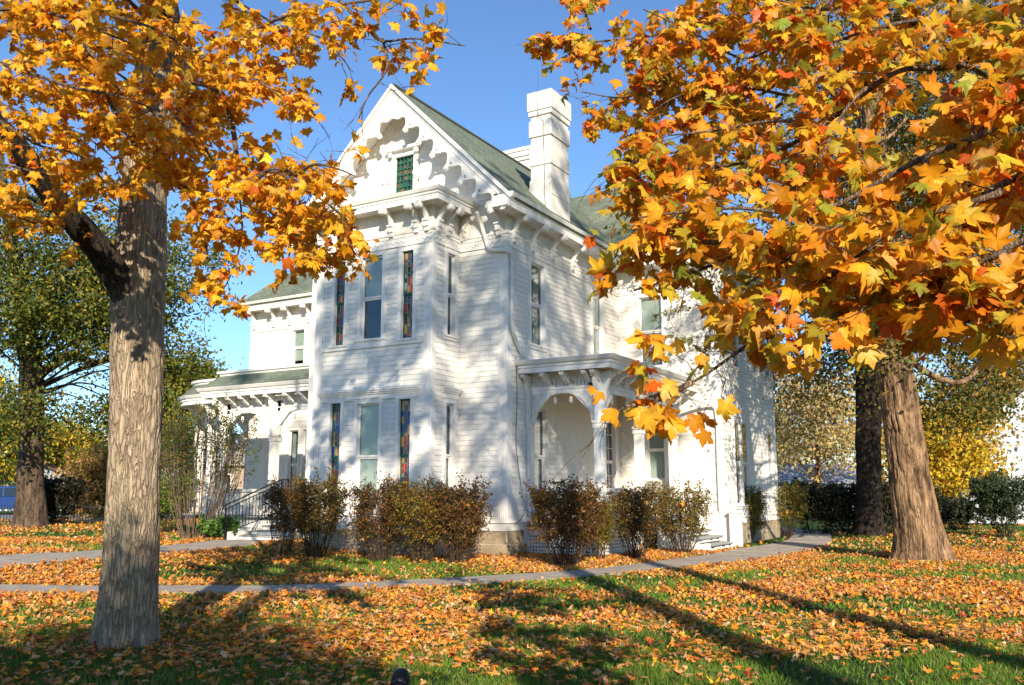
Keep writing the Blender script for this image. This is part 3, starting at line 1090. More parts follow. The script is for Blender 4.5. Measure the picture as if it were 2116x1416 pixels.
def put_bracket(x, y, z, ang, sc=1.0):
    b = bpy.data.objects.new("bracket", BR_ME)
    b.location, b.rotation_euler, b.scale = (x, y, z), (0, 0, ang), (sc, sc, sc)
    link(b, house)
    s = bpy.data.objects.new("spool", SP_ME)
    COL.objects.link(s)
    s.parent = b
for y in (.30, 1.35, 2.55, 5.35, 6.5): put_bracket(0, y, SOF, 0)
for y in (3.9,): put_bracket(0, y, SOF, 0)
for x in (.75, 1.7, 2.7, 3.3): put_bracket(x, WY, SOF, -math.pi / 2)
for y in (7.6, 8.6, 10.5, 12.4, 13.9): put_bracket(WX, y, SOF, 0)
for x in (-16.1, -14.95, -14.05, -13.0, -12.2, -11, -9.8, -8.6): put_bracket(x, LY, SOF, -math.pi / 2)
for x in (-5.4, -5.05, -4.2, -2.85, -2.0, -1.65): put_bracket(x, BY, 9.33, -math.pi / 2)
for y in (-1.2, -.75, -.05): put_bracket(BX1, y, 9.33, 0)
put_bracket(-.18, -.02, 9.42, -math.pi / 2, 1.15)
put_bracket(MX0 + .18, -.02, 9.42, -math.pi / 2, 1.15)

# lintel cornices over the lower bay windows, sill band below the upper ones
t = MB()
LPROF = [(.0, 4.14), (.06, 4.14), (.06, 4.27), (.09, 4.29), (.10, 4.33), (.14, 4.35), (.155, 4.41), (.0, 4.44)]
def lintel(u0, u1, fr, z=0):
    t = MB()
    for (a, b, c, d) in ((0, .055, 4.12, 4.27), (.0, .085, 4.27, 4.32), (.0, .12, 4.32, 4.37), (.0, .15, 4.37, 4.42)):
        t.wbox(fr, u0 - b * .6, u1 + b * .6, c + z, d + z, .02, b)
    t.build("lintel_cornice", TRIM, house)
lintel(-5.2, -1.95, fBay); lintel(-.84, -.14, fBayS); lintel(8.62, 10.32, fWingS)
t.wbox(fBay, -5.28, -1.78, 5.565, 5.70, .0, .053)
t.build("sill_band", TRIM, house)

# ---- roofs
def roof_poly(mb_list, pts):
    mb_list.append([Vector(p) for p in pts])
def build_roof(name, polys, mat, thick=.06):
    vs, fs, uvs = [], [], []
    for P in polys:
        nrm = (P[1] - P[0]).cross(P[2] - P[0]).normalized()
        if nrm.z < 0:
            P = P[::-1]; nrm = -nrm
        hz = Vector((0, 0, 1)).cross(nrm)
        hz = hz.normalized() if hz.length > 1e-4 else Vector((1, 0, 0))
        up = nrm.cross(hz)
        b = len(vs); k = len(P)
        vs += [p for p in P] + [p - nrm * thick for p in P]
        fs.append(tuple(range(b, b + k)))
        fs.append(tuple(range(b + 2 * k - 1, b + k - 1, -1)))
        for i in range(k):
            j = (i + 1) % k
            fs.append((b + i, b + k + i, b + k + j, b + j))
        uvs += [(p.dot(hz), p.dot(up)) for p in P] * 2
    me = bpy.data.meshes.new(name)
    me.from_pydata([tuple(v) for v in vs], [], fs)
    ul = me.uv_layers.new(name="UVMap")
    for l in me.loops:
        ul.data[l.index].uv = uvs[l.vertex_index]
    return obj(name, me, mat, house)
E_X = .62
ez = RZ - (E_X - RX)
polys = []
GY = -.62
roof_poly(polys, [(RX, GY, RZ), (E_X, GY, ez), (E_X, 6.8, ez), (RX, 10.95, RZ)])
roof_poly(polys, [(RX, GY, RZ), (2 * RX - E_X, GY, ez), (2 * RX - E_X, 5.6, ez), (RX, 10.2, RZ)])
main_roof = build_roof("roof", polys, SHINGLE)
polys = []
wy0 = WY - .62; wxe = WX + .62; ry = 10.8
h = ry - wy0
roof_poly(polys, [(RX, ry, ez + h), (wxe - h, ry, ez + h), (wxe, wy0, ez), (E_X - .1, wy0, ez), (RX, ry - .02, ez + h)])
roof_poly(polys, [(wxe - h, ry, ez + h), (wxe, wy0, ez), (wxe, 14.82, ez)])
roof_poly(polys, [(-12, ry, ez + h), (wxe - h, ry, ez + h), (wxe, 14.82, ez), (-16, 14.82, ez)])
ly0 = LY - .62; lx0 = LX - .62
hl = 4.2
roof_poly(polys, [(lx0, ly0, ez), (lx0 + hl, ly0 + hl, ez + hl), (RX, ly0 + hl, ez + hl), (RX - 2, ly0, ez)])
roof_poly(polys, [(lx0, ly0, ez), (lx0, 14.82, ez), (lx0 + hl, ly0 + hl, ez + hl)])
build_roof("wing_roof", polys, SHINGLE)
t = MB()
t.tube([(RX, GY - .02, RZ + .03), (RX, 10.9, RZ + .03)], .05, 8)
t.build("ridge_cap", SHINGLE, house)

# ---- gable bargeboards: scalloped boards with round cusps and pierced triangles
def barge(sign):
    t = MB()
    fr = lambda s, q, d=0: (RX + sign * (s - q) * .70711, GY + .02 - d, RZ - .02 - (s + q) * .70711)   # s down the slope, q inwards
    L = 5.86
    per = .69
    outline = [(0.0, 0.0), (L, 0.0), (L, .42)]
    holes = []
    s = L - .12
    cusps = []
    k = 0
    s_c = 1.38
    cs = []
    while s_c < L - .3:
        cs.append(s_c); s_c += per
    # walk back up the slope along the inner edge
    prev = L - .1
    outline += [(prev, .50)]
    for c in cs[::-1]:
        # arc from prev to cusp c
        m = 7
        a0, a1 = prev, c + .14
        for i in range(1, m):
            u = i / m
            outline.append((a0 + (a1 - a0) * u, .56 - .22 * math.sin(math.pi * u) ** .8 + .04 * u))
        for i in range(9):
            an = -.35 * math.pi + (1.5 * math.pi) * i / 8
            outline.append((c + .085 * math.cos(an) , .70 + .085 * math.sin(an)))
        outline.append((c - .10, .56))
        holes.append([(c - .03, .47), (c + .09, .47), (c + .03, .58)])
        prev = c - .12
    for i in range(1, 6):
        u = i / 6
        outline.append((prev + (.93 - prev) * u, .56 - .12 * math.sin(math.pi * u)))
    outline += [(.93, .62), (.80, .68), (.72, .72)]
    t.prism(fr, outline, -.0, .07, holes)
    o = t.build("bargeboard", TRIM, house)
    m2 = MB()
    for (q0, q1, d0, d1) in ((-.02, .07, .0702, .16), (.10, .14, .0702, .10), (.20, .225, .0702, .09)):
        m2.hexa([fr(0 + q0, q0, d0), fr(L, q0, d0), fr(L, q1, d0), fr(0 + q1, q1, d0), fr(0 + q0, q0, d1), fr(L, q0, d1), fr(L, q1, d1), fr(0 + q1, q1, d1)])
    for c in cs:
        m2.lathe(Vector(fr(c, .70, .071)), [(.05, 0), (.05, .03), (.02, .035)], 10, (0, -1, 0))
    m2.build("moulding", TRIM, o)
    s2 = MB()   # boarded underside of the roof overhang
    s2.hexa([fr(0, .1, -.66), fr(L, .1, -.66), fr(L, .1, -.001), fr(0, .1, -.001), fr(0, .14, -.66), fr(L, .14, -.66), fr(L, .14, -.001), fr(0, .14, -.001)])
    s2.build("soffit", WHITE, o)
barge(1); barge(-1)
for sg in (1, -1):   # boxed returns at the feet of the gable
    t = MB()
    x0, x1 = RX + sg * 3.53, RX + sg * 4.12
    t.box(min(x0, x1), max(x0, x1), GY - .05, -.72 + .9, 9.36, 9.55)
    t.build("eave_return", TRIM, house)

# flared little roofs standing on the bay on both sides of the gable window, with ball finials
for sg in (1, -1):
    t = MB()
    prof = []
    for i in range(11):
        u = i / 10
        prof.append((u, 9.60 + 1.08 * (1 - u) ** 2.1))
    xo = RX + sg * .52
    vs, fs = [], []
    for u, z in prof:
        x = xo + sg * 1.42 * u
        yb = -.02; yf = -.30 - 1.30 * u ** 1.2
        vs += [(x, yb, z), (x, yf, z - .0), (x, yf, 9.58), (x, yb, 9.58)]
    for i in range(10):
        for k in range(4):
            k2 = (k + 1) % 4
            fs.append((4 * i + k, 4 * i + 4 + k, 4 * i + 4 + k2, 4 * i + k2))
    fs += [(0, 1, 2, 3), (43, 42, 41, 40)]
    t.add(vs, fs)
    t.build("flared_shoulder", TRIM, house)
    t = MB()
    t.lathe((xo + sg * .05, -.2, 10.62), [(.05, 0), (.05, .08), (.10, .10), (.105, .12), (.06, .14), (.10, .17), (.125, .25), (.10, .33), (.05, .37), (.04, .42), (.075, .48), (.05, .54), (.012, .66)], 12)
    t.build("finial", TRIM, house, smooth=True)
t = MB()
t.box(BX0 - .45, BX1 + .45, BY - .45, -.02, 9.50, 9.585)
t.build("bay_roof", TRIM, house)

# ---- chimneys and lightning rods
def chimney(x0, x1, y0, y1, z0, bands, mat):
    m = MB()
    m.box(x0, x1, y0, y1, z0, bands[-1][1])
    c = m.build("chimney", mat, house, bevel=.01)
    for (a, b, e) in bands:
        m = MB(); m.box(x0 - e, x1 + e, y0 - e, y1 + e, a, b + (.004 if (a, b, e) == bands[-1] else 0))
        m.build("corbel_band", mat, c, bevel=.012)
    return c
chim = chimney(-.70, .0, 2.62, 3.80, 9.6, [(10.55, 11.06, .03), (11.52, 11.95, .035), (12.45, 12.98, .045), (13.14, 13.30, .055), (13.301, 13.9, .085)], CHIMW)
m = MB()
m.hexa([(-1.0, 2.55, 9.7), (.02, 2.55, 9.7), (.02, 3.85, 9.7), (-1.0, 3.85, 9.7), (-.70, 2.6, 11.0), (.01, 2.6, 11.0), (.01, 3.82, 11.0), (-.70, 3.82, 11.0)])
m.build("chimney_shoulder", CHIMW, chim)
ch2 = chimney(-4.9, -3.75, 8.0, 9.2, 12, [(14.2, 14.35, .05), (14.351, 14.55, .09), (14.551, 14.7, .12)], CHIMW)
for (x, y, z, h) in ((-.42, 2.60, 13.9, .75), (-4.3, 8.6, 14.7, .6), (RX, .4, RZ, .5)):
    m = MB(); m.tube([(x, y, z), (x, y, z + h)], [.008, .004], 6); m.build("lightning_rod", IRON, house)
m = MB(); m.tube([(-.42, 2.52, 13.92), (-.40, 2.53, 13.2), (-.22, 2.56, 12.9), (-.2, 2.58, 11.5), (-.18, 2.545, 10.6), (-.1, 2.5, 9.7)], .009, 5); m.build("ground_cable", solid("cable_grey", (.25, .25, .25)), house)

# ---- downpipes and a loose cable
m = MB(); m.tube(smooth_path([(-.75, -.35, 9.28), (-.72, -.15, 8.95), (-.62, -.1, 8.55), (-.5, -.1, 8.25), (-.2, -.11, 8.16), (.1, -.09, 8.1), (.11, .1, 7.9), (.1, .12, 7.0), (.1, .12, 6.1), (.1, .3, 5.75), (.1, .75, 5.3)], 60).tolist(), .055, 10)
m.build("downpipe", PIPEM, house, smooth=True)
m = MB(); m.tube(smooth_path([(2.5, 5.2, 4.7), (2.8, 6.6, 4.55), (3.25, 7.25, 4.35), (3.36, 7.30, 4.0), (3.36, 7.30, 2.5), (3.36, 7.30, 1.0)], 40).tolist(), .05, 10)
m.build("downpipe", PIPEM, house, smooth=True)
m = MB(); m.tube(smooth_path([(.03, .45, 5.3), (.04, .5, 4.2), (.05, .42, 3.2), (.05, .48, 2.6), (.06, .7, 1.7), (.08, .85, 1.25), (.09, .6, .95), (.1, .3, .85)], 40).tolist(), .008, 5)
m.build("loose_cable", IRON, house)

# ---- porches
def slit_holes(u0, u1, z):
    hs = []
    u = u0 + .14
    k = 0
    while u < u1 - .14:
        if k % 6 in (0, 1, 2):
            hs.append([(u - .011, z - .06), (u + .011, z - .06), (u + .011, z + .06), (u - .011, z + .06)])
        elif k % 6 == 3:
            hs.append([(u - .03, z), (u + .03, z + .065), (u + .03, z + .02)]); hs.append([(u - .03, z - .015), (u + .03, z - .03), (u + .03, z - .065)])
        elif k % 6 == 5:
            hs.append([(u + .03, z), (u - .03, z + .02), (u - .03, z + .065)]); hs.append([(u + .03, z - .015), (u - .03, z - .065), (u - .03, z - .03)])
        else:
            hs.append([(u - .014, z), (u, z - .02), (u + .014, z), (u, z + .02)])
        u += .105
        k += 1
    return hs

def porch_post(parent, x, y, z0, z1):
    t = MB()
    t.box(x - .12, x + .12, y - .12, y + .12, z0, z1)
    t.box(x - .16, x + .16, y - .16, y + .16, z0, z0 + .14)
    t.box(x - .145, x + .145, y - .145, y + .145, 3.30, 3.42)
    t.box(x - .16, x + .16, y - .16, y + .16, 3.44, 3.52)
    o = t.build("post", TRIM, parent, bevel=.012)
    # scrolled bracket towards each side at the head of the post
    s = MB()
    for dx, dy in ((1, 0), (-1, 0), (0, 1), (0, -1)):
        fr = lambda u, z, d=0, dx=dx, dy=dy: (x + dx * (.121 + u) + dy * d, y + dy * (.121 + u) + dx * d, z)
        pts = []
        for i in range(15):
            v = i / 14
            z = 3.46 + v * 1.30
            pts.append((.035 + .05 * abs(math.sin(v * 9.4)) + .16 * v ** 2.2, z))
        s.prism(fr, [(0, 3.46)] + pts + [(0, 4.76)], -.05, .05)
        s.box(min(x + dx * .13 - abs(dy) * .085, x + dx * .36 + abs(dy) * .085), max(x + dx * .13 - abs(dy) * .085, x + dx * .36 + abs(dy) * .085),
              min(y + dy * .13 - abs(dx) * .085, y + dy * .36 + abs(dx) * .085), max(y + dy * .13 - abs(dx) * .085, y + dy * .36 + abs(dx) * .085), 4.66, 4.79)
    s.build("post_scroll", TRIM, parent)
    return o

def arcade(parent, fr, ua, ub, z0, parapet=True, lattice=True, ground=0.0, brace=(True, True)):
    """one opening between posts: pierced beam, corner braces with fans and drops, boarded parapet, lattice skirt"""
    if ua > ub: ua, ub = ub, ua
    a, b = ua + .125, ub - .125
    t = MB()
    t.prism(fr, [(a, 4.29), (b, 4.29), (b, 4.73), (a, 4.73)], -.05, .05, slit_holes(a, b, 4.56))
    t.wbox(fr, a, b, 4.735, 4.80, -.09, .09)
    t.wbox(fr, a, b, 4.40, 4.43, .0505, .075)
    t.build("pierced_beam", TRIM, parent)
    for sgn, on in ((1, brace[0]), (-1, brace[1])):
        if not on: continue
        e = a if sgn > 0 else b
        g = lambda u, z, d=0: fr(e + sgn * u, z, d)
        t = MB()
        arcp = [(.09 + .77 * (1 - math.cos(a_)), 3.50 + .785 * math.sin(a_)) for a_ in np.linspace(0, math.pi / 2, 13)]
        t.prism(g, [(0, 3.50)] + arcp + [(0, 4.285)], -.045, .045)
        t.bar(g(.03, 3.72, .052), g(.60, 4.27, .052), .09, .03, up=(0, 0, 1))
        # fan in the corner
        for k in range(6):
            an = R(8 + 15 * k)
            p0, p1 = g(.02 + .06 * math.cos(an), 4.27 - .06 * math.sin(an), .055), g(.02 + .30 * math.cos(an), 4.27 - .30 * math.sin(an), .055)
            t.bar(p0, p1, .022, .03)
        t.lathe(g(.70, 4.19), [(.02, 0), (.05, -.02), (.05, -.05), (.03, -.07), (.055, -.10), (.05, -.14), (.015, -.20)], 10)
        t.build("corner_brace", TRIM, parent)
    if parapet:
        t = MB()
        n = max(3, int((b - a) / .13))
        for i in range(n):
            u0 = a + (b - a) * i / n
            t.wbox(fr, u0 + .004, u0 + (b - a) / n - .004, z0 + .02, z0 + .76, -.03, .03)
        t.wbox(fr, a, b, z0 + .08, z0 + .70, -.02, .02)
        t.build("parapet", WHITE, parent)
        t = MB()
        t.wbox(fr, a, b, z0 + .765, z0 + .86, -.09, .09)
        t.build("parapet_rail", TRIM, parent, bevel=.01)
    if lattice:
        t = MB()
        zb, zt = ground + .04, z0 - .32
        t.wbox(fr, ua - .12, ub + .12, zt, z0 - .06, -.04, .03)
        t.wbox(fr, ua - .12, ub + .12, z0 - .06, z0 + .0, -.04, .09)
        t.build("skirt_board", TRIM, parent)
        t = MB()
        t.wbox(fr, ua - .1, ua + .02, ground - .05, zt, -.035, .032)
        t.wbox(fr, ub - .02, ub + .1, ground - .05, zt, -.035, .033)
        t.wbox(fr, ua + .02, ub - .02, zt - .07, zt - .001, -.035, .031)
        t.wbox(fr, ua + .02, ub - .02, zb - .03, zb + .06, -.035, .031)
        u = ua + .06
        while u < ub - .05:
            t.wbox(fr, u, u + .045, zb + .06, zt - .07, -.018, .0)
            u += .092
        z = zb + .10
        while z < zt - .1:
            t.wbox(fr, ua + .02, ub - .02, z, z + .045, .0005, .018)
            z += .092
        t.build("lattice", TRIM, parent)

def corbels(parent, fr, us, z, big=False):
    for u in us:
        t = MB()
        t.prism(lambda a, b, d=0: fr(u + d, b, a), [(.03, z), (.42, z), (.44, z - .05), (.40, z - .10), (.33, z - .09), (.28, z - .12), (.16, z - .22), (.03, z - .30)], -.065, .065)
        t.build("corbel", TRIM, parent)

# side porch in the angle of the main block and the wing
sp = MB()
sp.box(0.03, 2.36, .97, WY - .03, .84, .90)
side_porch = sp.build("side_porch", TREAD, house)
PX, PY = 2.15, 1.17
for y in (PY, 3.85, 6.62): porch_post(side_porch, PX, y, .90, 4.79)
t = MB(); t.box(.03, .13, PY - .12, PY + .12, .90, 4.79); t.box(.03, .2, PY - .14, PY + .14, 4.6, 4.79); t.build("wall_post", TRIM, side_porch)
t = MB(); fr_ = front(PY)
pts = [(-.0, 3.3)] + [(-.03 - .05 * abs(math.sin(i * .62)) - .10 * (i / 15) ** 2, 3.3 + 1.45 * i / 15) for i in range(16)] + [(0, 4.75)]
t.prism(lambda u, z, d=0: (.0 - u * .0 + .03 + d * .5, PY - .12 + u, z), pts, 0, .2)
t.build("wall_scroll", TRIM, side_porch)
arcade(side_porch, front(PY), .02, PX, .90)
arcade(side_porch, side(PX), PY, 3.85, .90)
arcade(side_porch, side(PX), 3.85, 6.62, .90, parapet=False, lattice=False)
arcade(side_porch, side(PX), 6.62, 7.45, .90, parapet=False, lattice=False, brace=(False, False))
t = MB(); t.sweep([(0.03, 1.05), (2.27, 1.05), (2.27, WY - .03)], [(-.3, 4.86), (.44, 4.86), (.44, 4.82), (.49, 4.82), (.495, 4.94), (.53, 4.96), (.535, 5.02), (.60, 5.05), (.66, 5.14), (.62, 5.16), (-.3, 5.14)])
t.build("porch_cornice", TRIM, side_porch)
t = MB(); t.box(.03, 2.1, 1.2, WY - .03, 4.868, 4.90); t.build("porch_ceiling", solid("porch_ceiling_paint", (.62, .52, .33), .6, .05), side_porch)
t = MB(); t.hexa([(.03, .62, 5.142), (2.7, .62, 5.142), (2.7, WY - .03, 5.142), (.03, WY - .03, 5.142), (.03, .9, 5.22), (2.4, .9, 5.22), (2.4, WY - .03, 5.22), (.03, WY - .03, 5.22)])
t.build("porch_roof", TRIM, side_porch)
t = MB(); t.sweep([(0.03, 1.05), (2.27, 1.05), (2.27, WY - .03)], [(-.16, 4.80), (.0, 4.80), (.0, 4.858), (-.16, 4.858)]); t.build("porch_plate", TRIM, side_porch)
corbels(side_porch, front(1.05), (.12, .72, 1.30, 1.95, 2.2), 4.815)
corbels(side_porch, side(2.27), (1.3, 1.9, 2.6, 3.3, 3.85, 4.6, 5.3, 6.0, 6.62), 4.815)
t = dentils([(0.05, 1.05), (2.27, 1.05), (2.27, WY - .03)], 4.62, 4.70, .02, .085); t.build("dentil_band", TRIM, side_porch)["kind"] = "stuff"
# steps down from the side porch towards the path
stp = MB()
for k in range(4):
    x0 = 2.36 + .36 * k
    z = .90 - .18 * (k + 1)
    stp.box(x0, x0 + .30, 4.62, 7.25, -.1 if k == 3 else z - .16, z - .045)
side_steps = stp.build("porch_steps", WHITE, side_porch)
for k in range(4):
    x0 = 2.36 + .36 * k; z = .90 - .18 * (k + 1)
    t = MB(); t.box(x0 - .001, x0 + .38, 4.61, 7.26, z - .044, z); t.build("tread", TREAD, side_porch, bevel=.008)
    for yy in (4.9, 5.2, 6.2, 6.8):
        t = MB(); t.box(x0 + .301, x0 + .304, yy, yy + .22, z - .115, z - .085); t.build("vent_slot", DARKROOM, side_porch)
t = MB()
t.box(2.38, 3.779, 4.46, 4.60, -.1, .22); t.box(2.38, 3.1, 4.46, 4.60, .22, .6); t.box(3.78, 3.9, 4.44, 4.62, -.1, .24)
t.build("stair_wall", WHITE, side_porch)
t = MB()
t.box(2.38, 3.84, 7.27, 7.38, -.1, 1.02); t.box(3.72, 4.05, 7.05, 7.265, -.1, 1.02); t.box(3.68, 4.09, 7.02, 7.40, 1.02, 1.075)
t.box(2.38, 3.40, 7.27, 7.385, 1.02, 1.075)
t.build("stair_wall", WHITE, side_porch)
# window air conditioner on the porch
t = MB(); t.box(1.0, 1.55, WY - .32, WY - .05, 1.66, 2.03)
ac = t.build("air_conditioner", solid("beige_metal", (.5, .46, .38), .5), house)
t = MB()
for k in range(6): t.box(1.03, 1.52, WY - .335, WY - .321, 1.70 + .05 * k, 1.72 + .05 * k)
t.build("grille", solid("grille_brown", (.2, .17, .14), .5), ac)

# front porch in the angle of the main block and the far wing
GH = .26
fp = MB(); fp.box(-12.0, MX0 - .03, .97, LY - .03, .84, .90); fp.box(-16.0, -12.0, 2.35, LY - .03, .84, .90)
front_porch = fp.build("front_porch", TREAD, house)
QX = [-9.57, -11.94]
for x in QX: porch_post(front_porch, x, PY, .90, 4.79)
porch_post(front_porch, -13.9, 2.35, .90, 4.79); porch_post(front_porch, -15.7, 3.3, .90, 4.79)
arcade(front_porch, front(PY), -9.57, MX0 - .02, .90, parapet=False, lattice=False)
arcade(front_porch, front(PY), -11.94, -9.57, .90, ground=GH)
arcade(front_porch, side_l(-11.94), -2.4, -PY, .90, ground=GH, brace=(False, True))
arcade(front_porch, front(2.35), -13.9, -12.0, .90, ground=GH)
def arc(cx, cy, r, a0, a1, n): return [(cx + r * math.cos(R(a0 + (a1 - a0) * i / n)), cy + r * math.sin(R(a0 + (a1 - a0) * i / n))) for i in range(n + 1)]
FPP = [(-16.05, LY - .03)] + arc(-14.4, 3.95, 1.65, 180, 270, 8) + [(-12.1, 2.3), (-12.1, 1.05), (MX0 - .03, 1.05)]
t = MB(); t.sweep(FPP, [(-.3, 4.86), (.40, 4.86), (.40, 4.82), (.45, 4.82), (.455, 4.94), (.49, 4.96), (.495, 5.02), (.54, 5.05), (.60, 5.14), (.56, 5.16), (-.3, 5.14)])
t.build("porch_cornice", TRIM, front_porch)
polys = []
def off(path, d):
    P = [Vector(p) for p in path]; out = []
    for i in range(len(P)):
        ns = []
        if i > 0: e = (P[i] - P[i - 1]).normalized(); ns.append(Vector((e.y, -e.x)))
        if i < len(P) - 1: e = (P[i + 1] - P[i]).normalized(); ns.append(Vector((e.y, -e.x)))
        o_ = ns[0] if len(ns) == 1 else (ns[0] + ns[1]) / (1 + ns[0].dot(ns[1]))
        out.append(P[i] + o_ * d)
    return out
A_, B_ = off(FPP, .50), off(FPP, .02)
for i in range(len(FPP) - 1):
    polys.append([Vector((*A_[i], 5.165)), Vector((*A_[i + 1], 5.165)), Vector((*B_[i + 1], 5.63)), Vector((*B_[i], 5.63))])
pr_ = build_roof("porch_roof", polys, SHINGLE, .03); pr_.parent = front_porch
t = MB(); t.sweep(FPP, [(-.5, 5.60), (.05, 5.60), (.06, 5.66), (.12, 5.68), (.13, 5.76), (-.5, 5.78)]); t.build("roof_curb", TRIM, front_porch)
corbels(front_porch, front(1.05), (-7.5, -8.1, -8.7, -9.57, -10.15, -10.75, -11.35, -11.94), 4.815)
corbels(front_porch, front(2.3), (-12.8, -13.4, -14.0), 4.815)
t = dentils(FPP[-2:], 4.62, 4.70, .02, .085); t.build("dentil_band", TRIM, front_porch)["kind"] = "stuff"
t = MB()
for (cx, pat) in ((-7.98, '2'), (-7.86, '1'), (-7.74, '9')):
    pass
# house number 219 as raised strokes
def stroke(pts, u0, z0, s=.145):
    for a, b in zip(pts, pts[1:]):
        t.bar(fr9(u0 + a[0] * s, z0 + a[1] * s, .058), fr9(u0 + b[0] * s, z0 + b[1] * s, .058), .022, .016, up=(0, 1, 0))
fr9 = front(PY)
stroke([(.0, .8), (.12, 1), (.4, 1), (.52, .8), (.48, .55), (.02, .03), (.55, .03)], -8.12, 4.31)
stroke([(.1, .85), (.28, 1), (.28, 0)], -8.02, 4.31)
stroke([(.5, .6), (.35, .45), (.12, .48), (.02, .72), (.15, .98), (.4, .98), (.52, .75), (.48, .4), (.3, .0)], -7.93, 4.31)
t.build("house_number", IRON, front_porch)
# front steps and the iron rail
SX0, SX1 = -8.85, MX0 - .12
for k in range(5):
    y0 = .97 - .44 * (k + 1); z = .90 - .128 * (k + 1)
    t = MB(); t.box(SX0, SX1, y0 + .02, .96 - .44 * k, GH - .1, z - .04); t.build("riser", WHITE, front_porch)
    t = MB(); t.box(SX0 - .02, SX1, y0 - .02, y0 + .445, z - .039, z); t.build("tread", TREAD, front_porch, bevel=.008)
t = MB(); t.box(SX0 - .09, SX0 - .03, -1.2, .96, GH - .05, .5); t.build("stringer", WHITE, front_porch)
rail = MB()
xr = -8.92
yb, yt = -1.32, .92
zb, zt = GH, .90
hb, ht = 1.02, 1.16
rail.bar((xr, yb, zb - .05), (xr, yb, zb + hb), .035); rail.bar((xr, yt, zt), (xr, yt, zt + ht), .035); rail.bar((xr, yt + .3, zt), (xr, yt + .3, zt + ht), .03)
rail.bar((xr, yb, zb + hb), (xr, yt, zt + ht), .045, .03); rail.bar((xr, yt, zt + ht), (xr, yt + .3, zt + ht), .045, .03)
rail.bar((xr, yb, zb + hb - .12), (xr, yt, zt + ht - .12), .025); rail.bar((xr, yb, zb + .22), (xr, yt, zt + .12), .025)
hr = rail.build("handrail", IRON, house)
for k in range(1, 17):
    u = k / 17
    y = yb + (yt - yb) * u
    m = MB(); m.bar((xr, y, zb + .22 + (zt + .12 - zb - .22) * u), (xr, y, zb + hb - .12 + (zt + ht - zb - hb) * u), .016); m.build("baluster", IRON, hr)
for k in range(1, 4):
    m = MB(); m.bar((xr, yt + .3 * k / 4, zt + .1), (xr, yt + .3 * k / 4, zt + ht - .02), .016); m.build("baluster", IRON, hr)
m = MB(); m.tube([(xr, yb - .02, zb + hb + .0), (xr, yb - .09, zb + hb - .03), (xr, yb - .10, zb + hb - .10), (xr, yb - .05, zb + hb - .13), (xr, yb - .02, zb + hb - .09)], .014, 6); m.build("scroll_end", IRON, hr)

# ------------------------------------------------------------------ ground and paths
def sstep(a, b, x):
    t = np.clip((x - a) / (b - a), 0, 1)
    return t * t * (3 - 2 * t)
def hgt(x, y):
    x = np.asarray(x, float); y = np.asarray(y, float)
    return .26 * sstep(2.5, 7.0, -x) * sstep(-13.0, -8.5, y) + .035 * np.sin(x * .55 + 1) * np.sin(y * .47) * sstep(0, 6, np.hypot(x - 1, y + 6) - 4) * 0.6

m, nt, out = node_mat("lawn_soil")
b = N(nt, "BsdfPrincipled"); b.inputs["Roughness"].default_value = 1.0; b.inputs["Specular IOR Level"].default_value = 0.1
tc = N(nt, "TexCoord")
n1 = N(nt, "TexNoise"); n1.inputs["Scale"].default_value = .55; n1.inputs["Detail"].default_value = 10; n1.inputs["Roughness"].default_value = .7
nt.links.new(tc.outputs["Object"], n1.inputs["Vector"])
cr = N(nt, "ValToRGB"); e = cr.color_ramp.elements
e[0].position, e[0].color = .35, (.035, .060, .014, 1)
e[1].position, e[1].color = .62, (.060, .105, .020, 1)
x_ = cr.color_ramp.elements.new(.78); x_.color = (.115, .095, .04, 1)
nt.links.new(n1.outputs["Fac"], cr.inputs[0]); nt.links.new(cr.outputs[0], b.inputs["Base Color"])
n2 = N(nt, "TexNoise"); n2.inputs["Scale"].default_value = 45; n2.inputs["Detail"].default_value = 5
nt.links.new(tc.outputs["Object"], n2.inputs["Vector"])
bp = N(nt, "Bump"); bp.inputs["Strength"].default_value = 1; bp.inputs["Distance"].default_value = .05
nt.links.new(n2.outputs["Fac"], bp.inputs["Height"]); nt.links.new(bp.outputs[0], b.inputs["Normal"])
nt.links.new(b.outputs[0], out.inputs[0])
LAWN = m

gx_ = np.concatenate([[-1200, -400, -150, -80], np.arange(-46, 40, .5), [60, 150, 400, 1200]])
gy_ = np.concatenate([[-1200, -400, -150, -60], np.arange(-30, 44, .5), [70, 150, 400, 1200]])
GX, GY_ = np.meshgrid(gx_, gy_)
V = np.column_stack([GX.ravel(), GY_.ravel(), hgt(GX, GY_).ravel()])
nx, ny = len(gx_), len(gy_)
ii = (np.arange(ny - 1)[:, None] * nx + np.arange(nx - 1)[None, :]).ravel()
ground = obj("ground", np_mesh("ground", V, [np.column_stack([ii, ii + 1, ii + nx + 1, ii + nx])], smooth=True), LAWN)
tag(ground, kind="structure")

